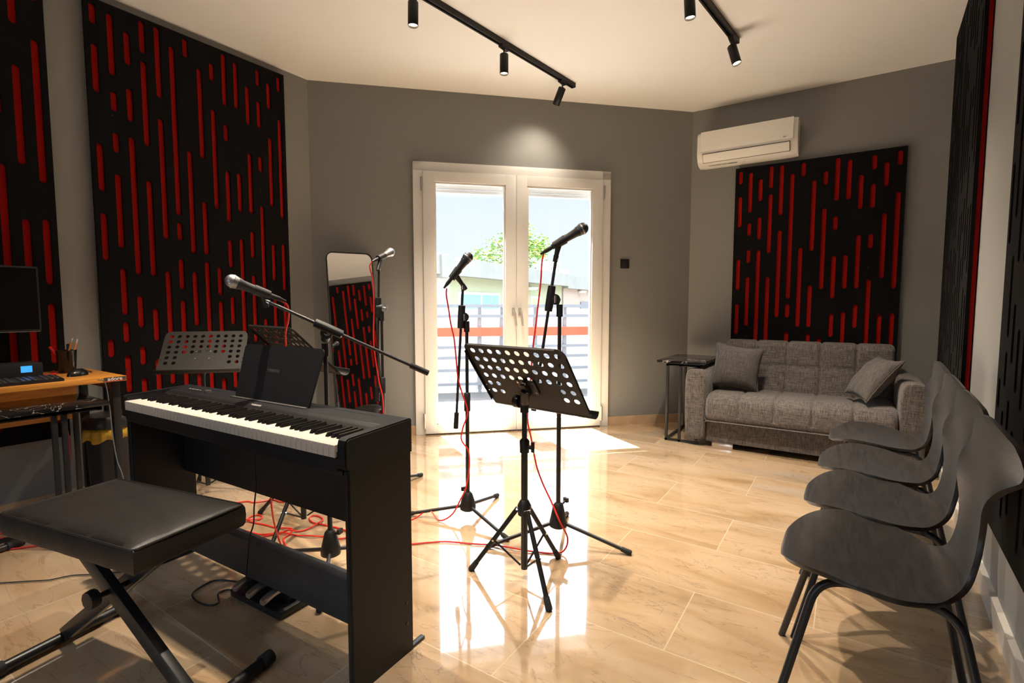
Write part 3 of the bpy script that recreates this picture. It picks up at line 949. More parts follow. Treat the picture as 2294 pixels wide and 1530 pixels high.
# ------------------------------------------------------------------ microphone stands
def mic_stand(c, feet_ang, pole_top, clamp_z, boom_a, boom_b, label, leg_r=.32, hub=(.05, .15), collar=None, tilt_side=None, clip_end=None, cap=(0, 0)):
    """boom_a = microphone end, boom_b = counterweight end (world); pole vertical at c"""
    o = put('microphone_stand', (c[0], c[1], 0), 0, label, 'microphone stand')
    L = lambda p: Vector(p) - Vector((c[0], c[1], 0))
    bm = new(); tube(bm, [(0, 0, .02 + hub[0]), (0, 0, pole_top * .62)], .0105, 16); tube(bm, [(0, 0, pole_top * .6), (0, 0, pole_top)], .0085, 16)
    obj('pole', bm, M_blackm, o)
    bm = new(); lathe(bm, [(.012, pole_top * .6 - .05), (.0165, pole_top * .6 - .045), (.0165, pole_top * .6 + .045), (.0125, pole_top * .6 + .05)], 18); obj('grip_collar', bm, M_plas, o)
    z0, z1 = hub
    bm = new()
    lathe(bm, [(0, z0 - .004), (.028, z0 - .004), (.041, z0 + .004), (.0415, z0 + .022), (.036, z0 + .045), (.024, z1 - .012), (.014, z1), (0.0105, z1)], 28)
    h = obj('hub', bm, M_plas, o)
    bm = new(); a = feet_ang[0] + 1.0
    cyl(bm, (.01 * math.cos(a), .01 * math.sin(a), z1 - .02), (.045 * math.cos(a), .045 * math.sin(a), z1 - .005), .005, n=10)
    bmesh.ops.create_cube(bm, size=1, matrix=Matrix.Translation((.05 * math.cos(a), .05 * math.sin(a), z1)) @ Matrix.Rotation(a, 4, 'Z') @ Matrix.Diagonal((.012, .026, .02, 1)))
    obj('locking_knob', bm, M_plas, h)
    for a in feet_ang:
        d = Vector((math.cos(a), math.sin(a), 0))
        p0 = d * .032 + Vector((0, 0, z0 + .018)); p1 = d * leg_r + Vector((0, 0, .0135))
        bm = new(); tube(bm, [p0, p1], .0085, 12); lg = obj('leg', bm, M_blackm, o)
        dd = (p1 - p0).normalized()
        bm = new(); lathe(bm, [(0, -.03), (.0105, -.03), (.0115, -.024), (.0125, .012), (.010, .018), (0, .018)], 14, align(p1, dd)); obj('rubber_foot', bm, M_rubber, lg)
    # clamp
    a = L(boom_a); b = L(boom_b); bd = (b - a).normalized()
    cz = Vector((0, 0, clamp_z))
    t = (cz - a).dot(bd); q = a + bd * t          # nearest point on the boom
    off = (q - cz)
    side = Vector((-bd.y, bd.x, 0))
    side = side.normalized() if side.length > .05 else Vector((math.cos(.6), math.sin(.6), 0))
    bm = new()
    ax = align(q, bd)
    lathe(bm, [(.010, -.060), (.0175, -.057), (.0185, -.03), (.0185, .03), (.0175, .057), (.010, .060)], 18, ax)
    # bracket between pole and boom
    bx, by, _ = frame(bd)
    mid = (cz + q) / 2
    tube(bm, [Vector((0, 0, pole_top - .05)), Vector((0, 0, pole_top + .005))], .0145, 16)
    tube(bm, [cz + Vector((0, 0, -.01)), q], [.017, .018], 14)
    w_ = side
    tube(bm, [mid - w_ * .016, mid + w_ * .016], .024, 20)
    cl = obj('boom_clamp', bm, M_plas, o)
    bm = new(); tube(bm, [mid + w_ * .016, mid + w_ * .038], .005, 10); tube(bm, [mid + w_ * .036 - Vector((0, 0, .016)), mid + w_ * .036 + Vector((0, 0, .016))], .0055, 10)
    tube(bm, [mid - w_ * .016, mid - w_ * .022], .009, 12)
    obj('wing_screw', bm, M_chrome, cl)
    bm = new(); tube(bm, [a, b], .0068, 14); bo = obj('boom', bm, M_blackm, o)
    bm = new(); tube(bm, [b - bd * .075, b + bd * .008], .0125, 16); obj('counterweight', bm, M_plas, bo)
    bm = new(); tube(bm, [a - bd * .004, a + bd * .02], .0095, 14); obj('threaded_collar', bm, M_chrome, bo)
    return o

def micro(ball, tail, label, grille, body, stand_pt, ring=None):
    """wired vocal microphone plus its clip; ball centre and tail end in world space"""
    ball = Vector(ball); tail = Vector(tail)
    d = (tail - ball).normalized(); Lm = (tail - ball).length
    o = put('microphone', tail, 0, label, 'microphone')
    Mx = align(ball - tail, d)
    bm = new()
    prof = [(0, -.026)] + [(.026 * math.sin(k * PI / 10), -.026 * math.cos(k * PI / 10)) for k in range(1, 6)] + [(.0255, .008), (.0235, .016), (.0225, .020)]
    lathe(bm, prof, 26, Mx)
    g = obj('grille', bm, grille, o)
    bm = new(); lathe(bm, [(.0262, -.002), (.0272, 0), (.0272, .0035), (.0262, .0055)], 26, Mx); obj('grille_ring', bm, ring or grille, g)
    bm = new(); lathe(bm, [(0, .018), (.0225, .0185), (.0232, .024), (.0195, .034), (.0175, .06), (.0135, .125), (.0125, Lm - .022), (.011, Lm - .02), (0, Lm - .02)], 24, Mx); b = obj('handle', bm, body, o)
    bm = new(); lathe(bm, [(0, Lm - .022), (.0095, Lm - .021), (.0098, Lm + .012), (.0075, Lm + .02), (.0045, Lm + .04), (0, Lm + .04)], 18, Mx); obj('plug', bm, M_plas, o)
    bm = new(); box(bm, (-.0025, .0125, .075), (.0025, .0185, .092), .001, M=Mx); obj('slide_switch', bm, M_steel, o)
    return o, d, Lm

def clip(stand, stand_pt, ball, d, Lm):
    """mic clip belongs to the stand"""
    c0 = Vector((stand.location.x, stand.location.y, 0))
    p = Vector(ball) + d * (Lm * .68) - c0
    s = Vector(stand_pt) - c0
    bm = new()
    rg = tube(bm, [p - d * .032, p + d * .028], [.0205, .0178], 18)
    dn = (s - p)
    tube(bm, [p + dn.normalized() * .012, p + dn * .55, s], [.014, .012, .010], 14)
    tube(bm, [s + (p - s).normalized() * .0, s - (p - s).normalized() * .03], [.012, .0105], 14)
    return obj('mic_clip', bm, M_plas, stand)

def ang(c, f): return math.atan2(f[1] - c[1], f[0] - c[0])
# M1: the boom stand reaching over the piano
c1 = (-1.80, 1.32)
s1 = mic_stand(c1, [ang(c1, (-1.573, 1.101)), ang(c1, (-2.11, 1.24)), ang(c1, (-1.69, 1.62))], .955, .985, (-1.912, 1.130, 1.137), (-1.497, 1.600, .829),
               'microphone stand with a long slanting boom reaching over the digital piano', hub=(.055, .165))
b = Vector((-1.953, 1.029, 1.208)); t = Vector((-1.895, 1.168, 1.147))
_, d, Lm = micro(b, t, 'microphone with silver grille on the slanting boom above the piano', M_grille, M_micbody, None)
clip(s1, (-1.912, 1.130, 1.137), b, d, Lm)
# M2: left of the two in front of the door
c2 = (-1.618, 2.029)
s2 = mic_stand(c2, [ang(c2, (-1.666, 2.4)), ang(c2, (-1.316, 1.936)), ang(c2, (-1.874, 1.891))], 1.03, 1.055, (-1.632, 2.018, 1.215), (-1.663, 1.991, .490),
               'black microphone stand in front of the left door leaf', hub=(.05, .145))
b = Vector((-1.602, 2.022, 1.356)); t = Vector((-1.672, 1.955, 1.232))
_, d, Lm = micro(b, t, 'dark microphone pointing up in front of the left door leaf', M_grilledark, M_micbody, None, M_grille)
clip(s2, (-1.634, 2.017, 1.22), b, d, Lm)
# M3: in front of right leaf
c3 = (-1.09, 2.04)
s3 = mic_stand(c3, [ang(c3, (-.773, 2.124)), ang(c3, (-1.322, 1.836)), ang(c3, (-1.20, 2.34))], 1.115, 1.14, (-1.103, 2.030, 1.336), (-1.189, 1.981, .640),
               'black microphone stand in front of the right door leaf, tallest one', hub=(.085, .20))
b = Vector((-1.0, 2.083, 1.457)); t = Vector((-1.134, 2.010, 1.366))
_, d, Lm = micro(b, t, 'dark microphone raised in front of the right door leaf', M_grilledark, M_micbody, None, M_grille)
clip(s3, (-1.103, 2.030, 1.34), b, d, Lm)
# M4: beside the mirror
c4 = (-2.262, 2.046)
s4 = mic_stand(c4, [ang(c4, (-2.278, 2.348)), ang(c4, (-2.52, 1.90)), ang(c4, (-1.98, 1.92))], 1.075, 1.10, (-2.268, 2.038, 1.335), (-2.285, 2.022, .560),
               'black microphone stand beside the leaning mirror', hub=(.055, .155))
b = Vector((-2.300, 2.158, 1.432)); t = Vector((-2.274, 2.024, 1.378))
_, d, Lm = micro(b, t, 'silver grey microphone beside the top of the leaning mirror', M_grille, M_micsilver, None)
clip(s4, (-2.268, 2.038, 1.34), b, d, Lm)

# ------------------------------------------------------------------ music stands
def tray_mesh(w_, h_):
    out = rrect(w_, h_, .001, 1)
    r = .03
    out = []
    for sx, sy, a0, rr in ((1, 1, 0, .032), (-1, 1, 90, .032), (-1, -1, 180, .004), (1, -1, 270, .004)):
        for j in range(6):
            a = math.radians(a0 + 90 * j / 5)
            out.append((sx * (w_ / 2 - rr) + rr * math.cos(a), sy * (h_ / 2 - rr) + rr * math.sin(a)))
    holes = []
    px = w_ * .093; py = h_ * .135
    for i in range(10):
        for j in range(6):
            if j >= 4 and 2 <= i <= 7: continue
            x = (i - 4.5) * px + (0); y = h_ / 2 - .035 - j * py
            holes.append([(x + .0122 * w_ / .49 * math.cos(k * PI / 8), y + .0122 * w_ / .49 * math.sin(k * PI / 8)) for k in range(16)])
    for sx in (-1, 1):
        for yy in (4.35, 5.05):
            holes.append([(sx * (w_ / 2 - .008) + .003 * math.cos(k * PI / 4), h_ / 2 - .035 - yy * py + .003 * math.sin(k * PI / 4)) for k in range(8)])
    return pierced(out, holes, .0016, 'tray')
def music_stand(c, tc_, th, ti, w_, h_, legs, label, hub_z=.30, leg_r=.30, bright=False, tm=None, pole_bot=.05):
    o = put('music_stand', (c[0], c[1], 0), 0, label, 'music stand')
    cc = Vector((c[0], c[1], 0))
    u = Vector((math.cos(th), math.sin(th), 0)); n_ = Vector((-math.sin(th), math.cos(th), 0))
    wv = Vector((0, 0, math.cos(ti))) - n_ * math.sin(ti)
    fr = u.cross(wv)      # one face normal
    T = Vector(tc_) - cc
    R = Matrix(((u.x, wv.x, fr.x, T.x), (u.y, wv.y, fr.y, T.y), (u.z, wv.z, fr.z, T.z), (0, 0, 0, 1)))
    face = fr if fr.z > 0 else -fr      # the face a score rests on
    sg = 1 if fr.z > 0 else -1
    tray = mesh_obj('tray', tray_mesh(w_, h_), tm or M_trackm, o, R)
    # rolled lip on the face side
    bm = new()
    prof = [(-h_ / 2, 0)] + [(-h_ / 2 - .030 * math.sin(k * PI / 14) * 1.0, sg * (.026 * (1 - math.cos(k * PI / 14)))) for k in range(1, 12)]
    A_ = [bm.verts.new(R @ Vector((-w_ / 2, a, b))) for a, b in prof]
    B_ = [bm.verts.new(R @ Vector((w_ / 2, a, b))) for a, b in prof]
    for k in range(len(prof) - 1): bm.faces.new((A_[k], A_[k + 1], B_[k + 1], B_[k]))
    lip = obj('lip', bm, tm or M_trackm, tray)
    md = lip.modifiers.new('thickness', 'SOLIDIFY'); md.thickness = .0016; md.offset = 0
    # folded side edges on the back
    for s in (-1, 1):
        bm = new(); box(bm, (s * w_ / 2 - .001, -h_ / 2 + .02, -sg * .010), (s * w_ / 2 + .001, h_ / 2 - .035, 0), M=R); obj('folded_rim', bm, tm or M_trackm, tray)
    bm = new(); box(bm, (-w_ / 2 + .035, h_ / 2 - .001, -sg * .010), (w_ / 2 - .035, h_ / 2 + .001, 0), M=R)
    obj('folded_rim', bm, tm or M_trackm, tray)
    # bracket behind tray
    bk = -sg
    q = R @ Vector((0, -h_ * .12, bk * .012))
    top = Vector((0, 0, q.z - .075))
    bm = new()
    box(bm, (-.045, -h_ * .12 - .035, bk * .001), (.045, -h_ * .12 + .035, bk * .008), .003, M=R)
    box(bm, (-.012, -h_ * .12 - .03, bk * .006), (.012, -h_ * .12 + .03, bk * .03), .003, M=R)
    q2 = R @ Vector((0, -h_ * .12, bk * .028))
    tube(bm, [q2, (q2 + top) / 2 + Vector((0, 0, -.002)), top + Vector((0, 0, .01))], [.016, .018, .019], 14)
    br = obj('tilt_bracket', bm, M_plas, o)
    bm = new(); kx = u * -.02
    k0 = top + Vector((0, 0, .012))
    tube(bm, [k0, k0 - u * .02, k0 - u * .022, k0 - u * .046, k0 - u * .05], [.010, .010, .0255, .0255, .022], 22)
    obj('tilt_knob', bm, M_plas, br)
    for a, b_ in ((-.036, .024), (.036, .024), (-.036, -.024), (.036, -.024)):
        bm = new()
        p_ = R @ Vector((a, -h_ * .12 + b_, sg * .003)); tube(bm, [p_, R @ Vector((a, -h_ * .12 + b_, bk * .0105))], .0048, 10)
        obj('bolt', bm, M_chrome, br)
    zt = top.z
    bm = new(); tube(bm, [(0, 0, pole_bot), (0, 0, .56)], .0135, 18); tube(bm, [(0, 0, .55), (0, 0, zt + .005)], .0105, 18)
    lathe(bm, [(.0105, zt - .03), (.017, zt - .028), (.018, zt + .01), (.012, zt + .014)], 18)
    obj('pole', bm, M_blackm, o)
    bm = new(); lathe(bm, [(.0135, .525), (.019, .528), (.020, .575), (.012, .585)], 20)
    tube(bm, [(0, 0, .553), (u * .042).to_tuple()[:2] + (.553,)], [.009, .008], 10)
    box(bm, (.036, -.006, -.018), (.048, .006, .024), .003, M=Matrix.Translation((0, 0, .553)) @ Matrix.Rotation(th, 4, 'Z'))
    obj('height_lock', bm, M_plas, o)
    bm = new(); lathe(bm, [(.0135, hub_z - .03), (.026, hub_z - .028), (.028, hub_z + .01), (.018, hub_z + .03), (.0135, hub_z + .034)], 22); obj('hub', bm, M_plas, o)
    for a in legs:
        d = Vector((math.cos(a), math.sin(a), 0))
        p0 = d * .028 + Vector((0, 0, hub_z - .005)); p1 = d * leg_r + Vector((0, 0, .012))
        bm = new(); tube(bm, [p0, p1], .0095, 12); lg = obj('leg', bm, M_trackm, o)
        dd = (p1 - p0).normalized()
        bm = new(); lathe(bm, [(0, -.035), (.0115, -.035), (.0135, .006), (.012, .012), (0, .012)], 14, align(p1, dd)); obj('rubber_foot', bm, M_rubber, lg)
        m_ = p0.lerp(p1, .52)
        bm = new(); tube(bm, [m_, d * .016 + Vector((0, 0, pole_bot + .012))], .0042, 8); obj('brace', bm, M_trackm, lg)
        sd = Vector((-d.y, d.x, 0))
        bm = new(); tube(bm, [m_ - sd * .012, m_ + sd * .012], .0045, 8); obj('rivet', bm, M_chrome, lg)
        bm = new(); tube(bm, [p0 - sd * .014, p0 + sd * .014], .0045, 8); obj('rivet', bm, M_chrome, lg)
    return o
cA = (-1.060, 1.694)
music_stand(cA, (-1.036, 1.657, .833), -.110, .637, .49, .33, [ang(cA, (-1.278, 1.63)), ang(cA, (-.885, 1.572)), ang(cA, (-1.027, 1.923))],
            'black perforated music stand in the middle of the room, seen from behind', hub_z=.30, leg_r=.228, pole_bot=.045)
cB = (-3.13, 1.46)
music_stand(cB, (-3.13, 1.47, .852), .822, -.656, .44, .27, [2.9, .8, -1.3],
            'perforated music stand facing the camera in front of the left wall panel', hub_z=.28, leg_r=.25, tm=mat('tray_dark_grey', (.022, .019, .016), .6))
cC = (-2.255, 1.500)
music_stand(cC, (-2.271, 1.478, .904), -.141, .795, .49, .33, [ang(cC, (-2.632, 1.459)), ang(cC, (-2.1, 1.74)), ang(cC, (-2.10, 1.22))],
            'black perforated music stand hidden behind the piano score rest', hub_z=.30, leg_r=.33, pole_bot=.04)

# ------------------------------------------------------------------ digital piano
pz = put('digital_piano', (-2.447, .824, 0), .041, 'black digital piano on a panel stand with three pedals', 'piano')
PL, PD = 1.325, .265
# casing: left/right cheeks, back deck, key bed
def side_prof(): return [(0, .668), (0, .735), (.004, .748), (.014, .7535), (PD - .006, .763), (PD, .758), (PD, .655), (.02, .662)]
cheek = .036
for nm, a, b in (('end_cheek', 0, cheek), ('end_cheek', PL - cheek, PL)):
    bm = new(); prism(bm, side_prof(), 'x', a, b)
    bmesh.ops.bevel(bm, geom=[e for e in bm.edges if abs(e.verts[0].co.x - e.verts[1].co.x) < 1e-6], offset=.004, segments=2, affect='EDGES')
    obj(nm, bm, M_piano, pz)
bm = new()
prism(bm, [(.145, .665), (.145, .744), (.152, .7505), (.172, .757), (PD - .006, .763), (PD, .758), (PD, .655)], 'x', cheek - .004, PL - cheek + .004)
prism(bm, [(.0, .660), (.0, .695), (.01, .70), (.15, .70), (.15, .660)], 'x', cheek - .004, PL - cheek + .004)
case = obj('casing', bm, M_piano, pz)
bm = new(); prism(bm, [(.139, .700), (.139, .738), (.1455, .7452), (.170, .7568), (.171, .7560), (.150, .7440), (.146, .700)], 'x', cheek, PL - cheek); obj('control_strip', bm, M_pianodark, case)
bm = new()
for i in range(52):
    x = .62 + i * .0115
    if x < PL - .12: box(bm, (x, .2335, .7617), (x + .008, .2352, .7625))
for i in range(20):
    x = .10 + i * .0115
    box(bm, (x, .2335, .7617), (x + .008, .2352, .7625))
obj('speaker_slot', bm, M_ink, case)
bm = new()
for i in range(5):
    lathe(bm, [(.006, 0), (.006, .003), (.005, .004), (0, .004)], 12, Matrix.Translation((.13 + i * .02, .20, .7595)))
lathe(bm, [(.013, 0), (.012, .008), (0, .009)], 18, Matrix.Translation((.27, .20, .7595)))
obj('button', bm, mat('panel_button', (.10, .09, .085), .3), case)
kb = obj('keyboard', (lambda b_: (box(b_, (cheek + .001, .003, .701), (PL - cheek - .001, .142, .712)), b_)[1])(new()), M_ink, pz)
kx0 = cheek + .003; kw = (PL - 2 * cheek - .006) / 52
prot = None
for i in range(52):
    bm = new(); x = kx0 + i * kw
    box(bm, (x + .0005, -.004, .7125), (x + kw - .0005, .141, .7335), .0011, 1)
    box(bm, (x + .0008, -.0035, .698), (x + kw - .0008, .004, .7140))
    obj('white_key', bm, M_ivory, kb)
for i in range(51):
    nt_ = (i + 5) % 7        # A0 first: note letters A B C D E F G
    letter = 'ABCDEFG'[i % 7]
    if letter in 'BE': continue
    x = kx0 + (i + 1) * kw
    bm = new()
    w0, w1 = .0066, .0049
    vs = []
    for y, z in ((.046, .7335), (.141, .7335)):
        vs.append([bm.verts.new((x - w0, y, z)), bm.verts.new((x + w0, y, z))])
    vt = []
    for y, z in ((.053, .7445), (.141, .7455)):
        vt.append([bm.verts.new((x - w1, y, z)), bm.verts.new((x + w1, y, z))])
    bm.faces.new((vt[0][0], vt[0][1], vt[1][1], vt[1][0])); bm.faces.new((vs[0][0], vs[0][1], vt[0][1], vt[0][0]))
    bm.faces.new((vs[0][0], vt[0][0], vt[1][0], vs[1][0])); bm.faces.new((vs[0][1], vs[1][1], vt[1][1], vt[0][1]))
    bm.faces.new((vs[1][0], vt[1][0], vt[1][1], vs[1][1])); bm.faces.new((vs[0][0], vs[1][0], vs[1][1], vs[0][1]))
    bmesh.ops.bevel(bm, geom=bm.edges[:], offset=.0009, segments=2, affect='EDGES')
    obj('black_key', bm, M_ebony, kb)
mesh_obj('maker_name', text_mesh('YAMAHA', .015, bold=.0003), mat('print_silver', (.42, .40, .38), .4), pz,
         Matrix.Translation((.665, .159, .7525)) @ Matrix.Rotation(math.radians(27), 4, 'X'))
# score rest
nx = .60
bm = new()
rest_w, rest_h = .475, .212
Rr = Matrix.Translation((0.682, .205, .759)) @ Matrix.Rotation(math.radians(90 - 17), 4, 'X')
tr = .018
poly = [(-rest_w / 2 + .0, 0), (rest_w / 2 - .012, 0)]
out = []
for sx, sy, a0, rr in ((1, 1, 0, .018), (-1, 1, 90, .018), (-1, -1, 180, .010), (1, -1, 270, .010)):
    for j in range(6):
        a = math.radians(a0 + 90 * j / 5)
        wx = rest_w / 2 - (.014 if sy < 0 else 0)
        out.append((sx * (wx - rr) + rr * math.cos(a), (rest_h if sy > 0 else 0) - sy * rr + rr * math.sin(a)))
prism(bm, out, 'z', -.003, .003)
for v in bm.verts: v.co = Rr @ v.co
rest = obj('score_rest', bm, mat('rest_matt', (.006, .0065, .009), .6, spec=.3), pz)
mesh_obj('rest_badge', text_mesh('YAMAHA', .018, bold=.0004), M_ink, rest, Rr @ Matrix.Translation((-.02, .115, .0032)))
bm = new(); box(bm, (.45, .190, .757), (.90, .220, .7615), .001); obj('rest_groove', bm, M_ink, pz)
# stand
for nm, a in (('side_panel', .004), ('side_panel', PL - .026)):
    bm = new()
    prism(bm, [(.012, .0), (.012, .664), (PD - .006, .657), (PD - .006, .0)], 'x', a, a + .022)
    bmesh.ops.bevel(bm, geom=[e for e in bm.edges if abs(e.verts[0].co.y - e.verts[1].co.y) < 1e-6 and e.verts[0].co.y < .02], offset=.005, segments=3, affect='EDGES')
    sp_ = obj(nm, bm, M_piano, pz)
    xo = a - .0008 if a < .5 else a + .0222
    for z in (.10, .17):
        bm = new(); tube(bm, [(xo, PD - .03, z), (xo + (.0015 if a > .5 else -.0015), PD - .03, z)], .0055, 12); obj('screw_cap', bm, M_ink, sp_)
    bm = new(); box(bm, (a + .002, -.02, .0), (a + .020, PD + .055, .010), .003); obj('floor_bar', bm, M_blackm, sp_)
bm = new(); box(bm, (.026, .215, .385), (PL - .026, .232, .655)); obj('back_panel', bm, M_piano, pz, smooth=False)
bm = new(); box(bm, (.026, .01, .645), (PL - .026, .04, .6605), .002); obj('front_rail', bm, M_piano, pz)
bm = new(); box(bm, (.026, .128, .105), (PL - .026, .180, .245), .003)
obj('cross_bar', bm, mat('worn_board', (.030, .030, .034), .5, var=(40, .5)), pz)
pu = obj('pedal_unit', (lambda b_: (box(b_, (.515, .120, .003), (.82, .25, .030), .005), box(b_, (.52, .178, .02), (.795, .25, .106), .008), b_)[2])(new()), M_plas, pz)
for i in range(3):
    x = .590 + i * .085
    bm = new()
    A_ = smooth_path([(x, .175, .078), (x, .150, .079), (x, .125, .075), (x, .095, .064)], 4)
    for s_, zz in ((-1, 0),):
        pass
    # pedal: flattened rounded bar
    rings = []
    n_ = 14
    for j, p in enumerate(A_):
        t_ = j / (len(A_) - 1)
        ww = .0125 + .0045 * min(1, t_ * 1.6)
        th_ = .0085
        if t_ > .92: ww *= .8
        rings.append([bm.verts.new((p.x + ww * math.copysign(abs(math.cos(2 * PI * k / n_)) ** .6, math.cos(2 * PI * k / n_)), p.y, p.z + th_ * math.copysign(abs(math.sin(2 * PI * k / n_)) ** .6, math.sin(2 * PI * k / n_)))) for k in range(n_)])
    for P_, Q_ in zip(rings, rings[1:]):
        for k in range(n_): bm.faces.new((P_[k], P_[(k + 1) % n_], Q_[(k + 1) % n_], Q_[k]))
    bm.faces.new(rings[0]); bm.faces.new(rings[-1])
    obj('pedal', bm, M_pedal, pu)

# ------------------------------------------------------------------ piano bench
bz = .52
bc = Vector((-1.775, .590, 0)); bth = math.atan2(.125, .63)
be = put('piano_bench', bc, bth, 'black padded folding bench with crossed legs in the left foreground', 'bench')
bw, bd_ = .600, .315
bm = new()
N_, M_ = 28, 16
top = []
def cushion_z(u, v):
    e = (1 - abs(u) ** 8) * (1 - abs(v) ** 8)
    return .512 + .010 * e + .0035 * math.sin(3.1 * u + 1.2 * v) * e * .6 - .006 * math.exp(-((v + .55 * u - .15) / .08) ** 2) * e
for i in range(N_ + 1):
    row = []
    for j in range(M_ + 1):
        u = -1 + 2 * i / N_; v = -1 + 2 * j / M_
        x = u * bw / 2 * (1 - .006 * (1 - abs(v))); y = v * bd_ / 2
        row.append(bm.verts.new((x, y, cushion_z(u, v))))
    top.append(row)
for i in range(N_):
    for j in range(M_): bm.faces.new((top[i][j], top[i + 1][j], top[i + 1][j + 1], top[i][j + 1]))
rim = [top[i][0] for i in range(N_)] + [top[N_][j] for j in range(M_)] + [top[i][M_] for i in range(N_, 0, -1)] + [top[0][j] for j in range(M_, 0, -1)]
prev = rim
for dz, sc_ in ((-.008, 1.012), (-.03, 1.018), (-.055, 1.012), (-.066, .99)):
    ring = []
    for k, v in enumerate(rim):
        wob = .0018 * math.sin(k * .9) + .0012 * math.sin(k * 2.3)
        ring.append(bm.verts.new((v.co.x * (sc_ + wob), v.co.y * (sc_ + wob * 2), v.co.z + dz)))
    for k in range(len(rim)): bm.faces.new((prev[k], prev[(k + 1) % len(rim)], ring[(k + 1) % len(rim)], ring[k]))
    prev = ring
bm.faces.new(prev)
cu_ = obj('cushion', bm, M_leather, be, angle=60)
bm = new()
loop = [(a, b, .5125) for a, b in rrect(bw * 1.004, bd_ * 1.004, .012, 4)]
tube(bm, loop, .0028, 6, closed=True)
obj('piping', bm, M_leather, cu_)
bm = new(); box(bm, (-bw / 2 + .02, -bd_ / 2 + .02, .440), (bw / 2 - .02, bd_ / 2 - .02, .458)); obj('seat_board', bm, M_blackm, be, smooth=False)
# crossed legs
def beam(bm, a, b, w_, h_):
    a = Vector(a); b = Vector(b); x, y, z = frame(b - a)
    M = Matrix(((x.x, y.x, z.x, a.x), (x.y, y.y, z.y, a.y), (x.z, y.z, z.z, a.z), (0, 0, 0, 1)))
    box(bm, (-w_ / 2, -h_ / 2, 0), (w_ / 2, h_ / 2, (b - a).length), .004, M=M)
X1 = .355
bm = new(); beam(bm, (-.21, -.045, .445), (X1, -.045, .030), .026, .046); obj('crossed_leg', bm, M_blackm, be)
bm = new(); beam(bm, (.21, .005, .445), (-X1, .005, .030), .026, .046); obj('crossed_leg', bm, M_blackm, be)
bm = new(); cyl(bm, (.0, -.09, .285), (.0, .05, .285), .008, n=14)
lathe(bm, [(0, 0), (.026, 0), (.028, .01), (.026, .024), (0, .026)], 10, Matrix.Translation((0.0, -.085, .285)) @ Matrix.Rotation(PI / 2, 4, 'X'))
obj('pivot_knob', bm, M_plas, be)
for s_ in (-.10, .10):
    bm = new(); lathe(bm, [(0, 0), (.020, 0), (.022, .01), (.018, .02), (0, .02)], 8, Matrix.Translation((s_, -.03, .425)) @ Matrix.Rotation(PI / 2, 4, 'X'))
    obj('seat_knob', bm, M_plas, be)
for s_, yy in ((-1, .005), (1, -.045)):
    bm = new(); tube(bm, [(s_ * X1, -.165, .022), (s_ * X1, .165, .022)], .017, 16); fb = obj('foot_bar', bm, M_blackm, be)
    for e_ in (-1, 1):
        bm = new(); tube(bm, [(s_ * X1, e_ * .155, .0225), (s_ * X1, e_ * .19, .0225)], .0215, 16); obj('end_cap', bm, M_rubber, fb)
    bm = new(); tube(bm, [(s_ * .2, -.12, .432), (s_ * .2, .12, .432)], .013, 12); obj('top_bar', bm, M_blackm, be)

# stray foot tube of a stand at the left edge
o = put('floor_stand', (-3.05, .42, 0), 0, 'black tube foot with a rubber cap on the floor at the left edge', 'stand')
bm = new(); tube(bm, [(-.02, -.15, .02), (-.115, .215, .02)], .0125, 12); obj('foot_tube', bm, M_blackm, o)
bm = new(); tube(bm, [(-.105, .175, .02), (-.120, .235, .02)], .019, 14); obj('end_cap', bm, M_rubber, o)

# ------------------------------------------------------------------ desk
dk = put('computer_desk', (-3.31, .42, 0), 0, 'oak topped computer desk with black legs against the left wall', 'desk')
def db(a, b): return Vector(a) - Vector((-3.31, .42, 0)), Vector(b) - Vector((-3.31, .42, 0))
bm = new(); a, b = db((-3.565, -.3, .735), (-3.045, 1.052, .76)); box(bm, a, b, .0012); obj('desktop', bm, M_oak, dk)
bm = new(); a, b = db((-3.50, -.25, .505), (-3.482, .975, .735)); box(bm, a, b, .001); obj('modesty_board', bm, M_oak, dk)
for x, y in ((-3.10, 1.02), (-3.545, 1.02), (-3.10, -.27), (-3.545, -.27)):
    bm = new(); a, b = db((x - .017, y - .017, 0), (x + .017, y + .017, .735)); box(bm, a, b, .002); obj('leg', bm, M_blackm, dk)
bm = new(); a, b = db((-3.545, 1.005, .70), (-3.10, 1.035, .734)); box(bm, a, b); a, b = db((-3.545, 1.01, .69), (-3.10, 1.03, .71)); box(bm, a, b); obj('side_rail', bm, M_blackm, dk, smooth=False)
bm = new(); a, b = db((-3.0448, .958, .739), (-3.0438, 1.050, .758)); box(bm, a, b)
stk = obj('maker_sticker', bm, M_ink, dk, smooth=False)
a = Vector((-3.0434, 1.004, .7495)) - Vector((-3.31, .42, 0))
mesh_obj('sticker_text', text_mesh('adore', .026, bold=.0004), M_eraser, stk, Matrix.Translation(a) @ Matrix.Rotation(PI / 2, 4, 'Z') @ Matrix.Rotation(PI / 2, 4, 'X'))
bm = new(); a, b = db((-3.0444, .960, .7385), (-3.0434, 1.045, .7415)); box(bm, a, b); obj('sticker_stripe', bm, M_redpl, stk, smooth=False)

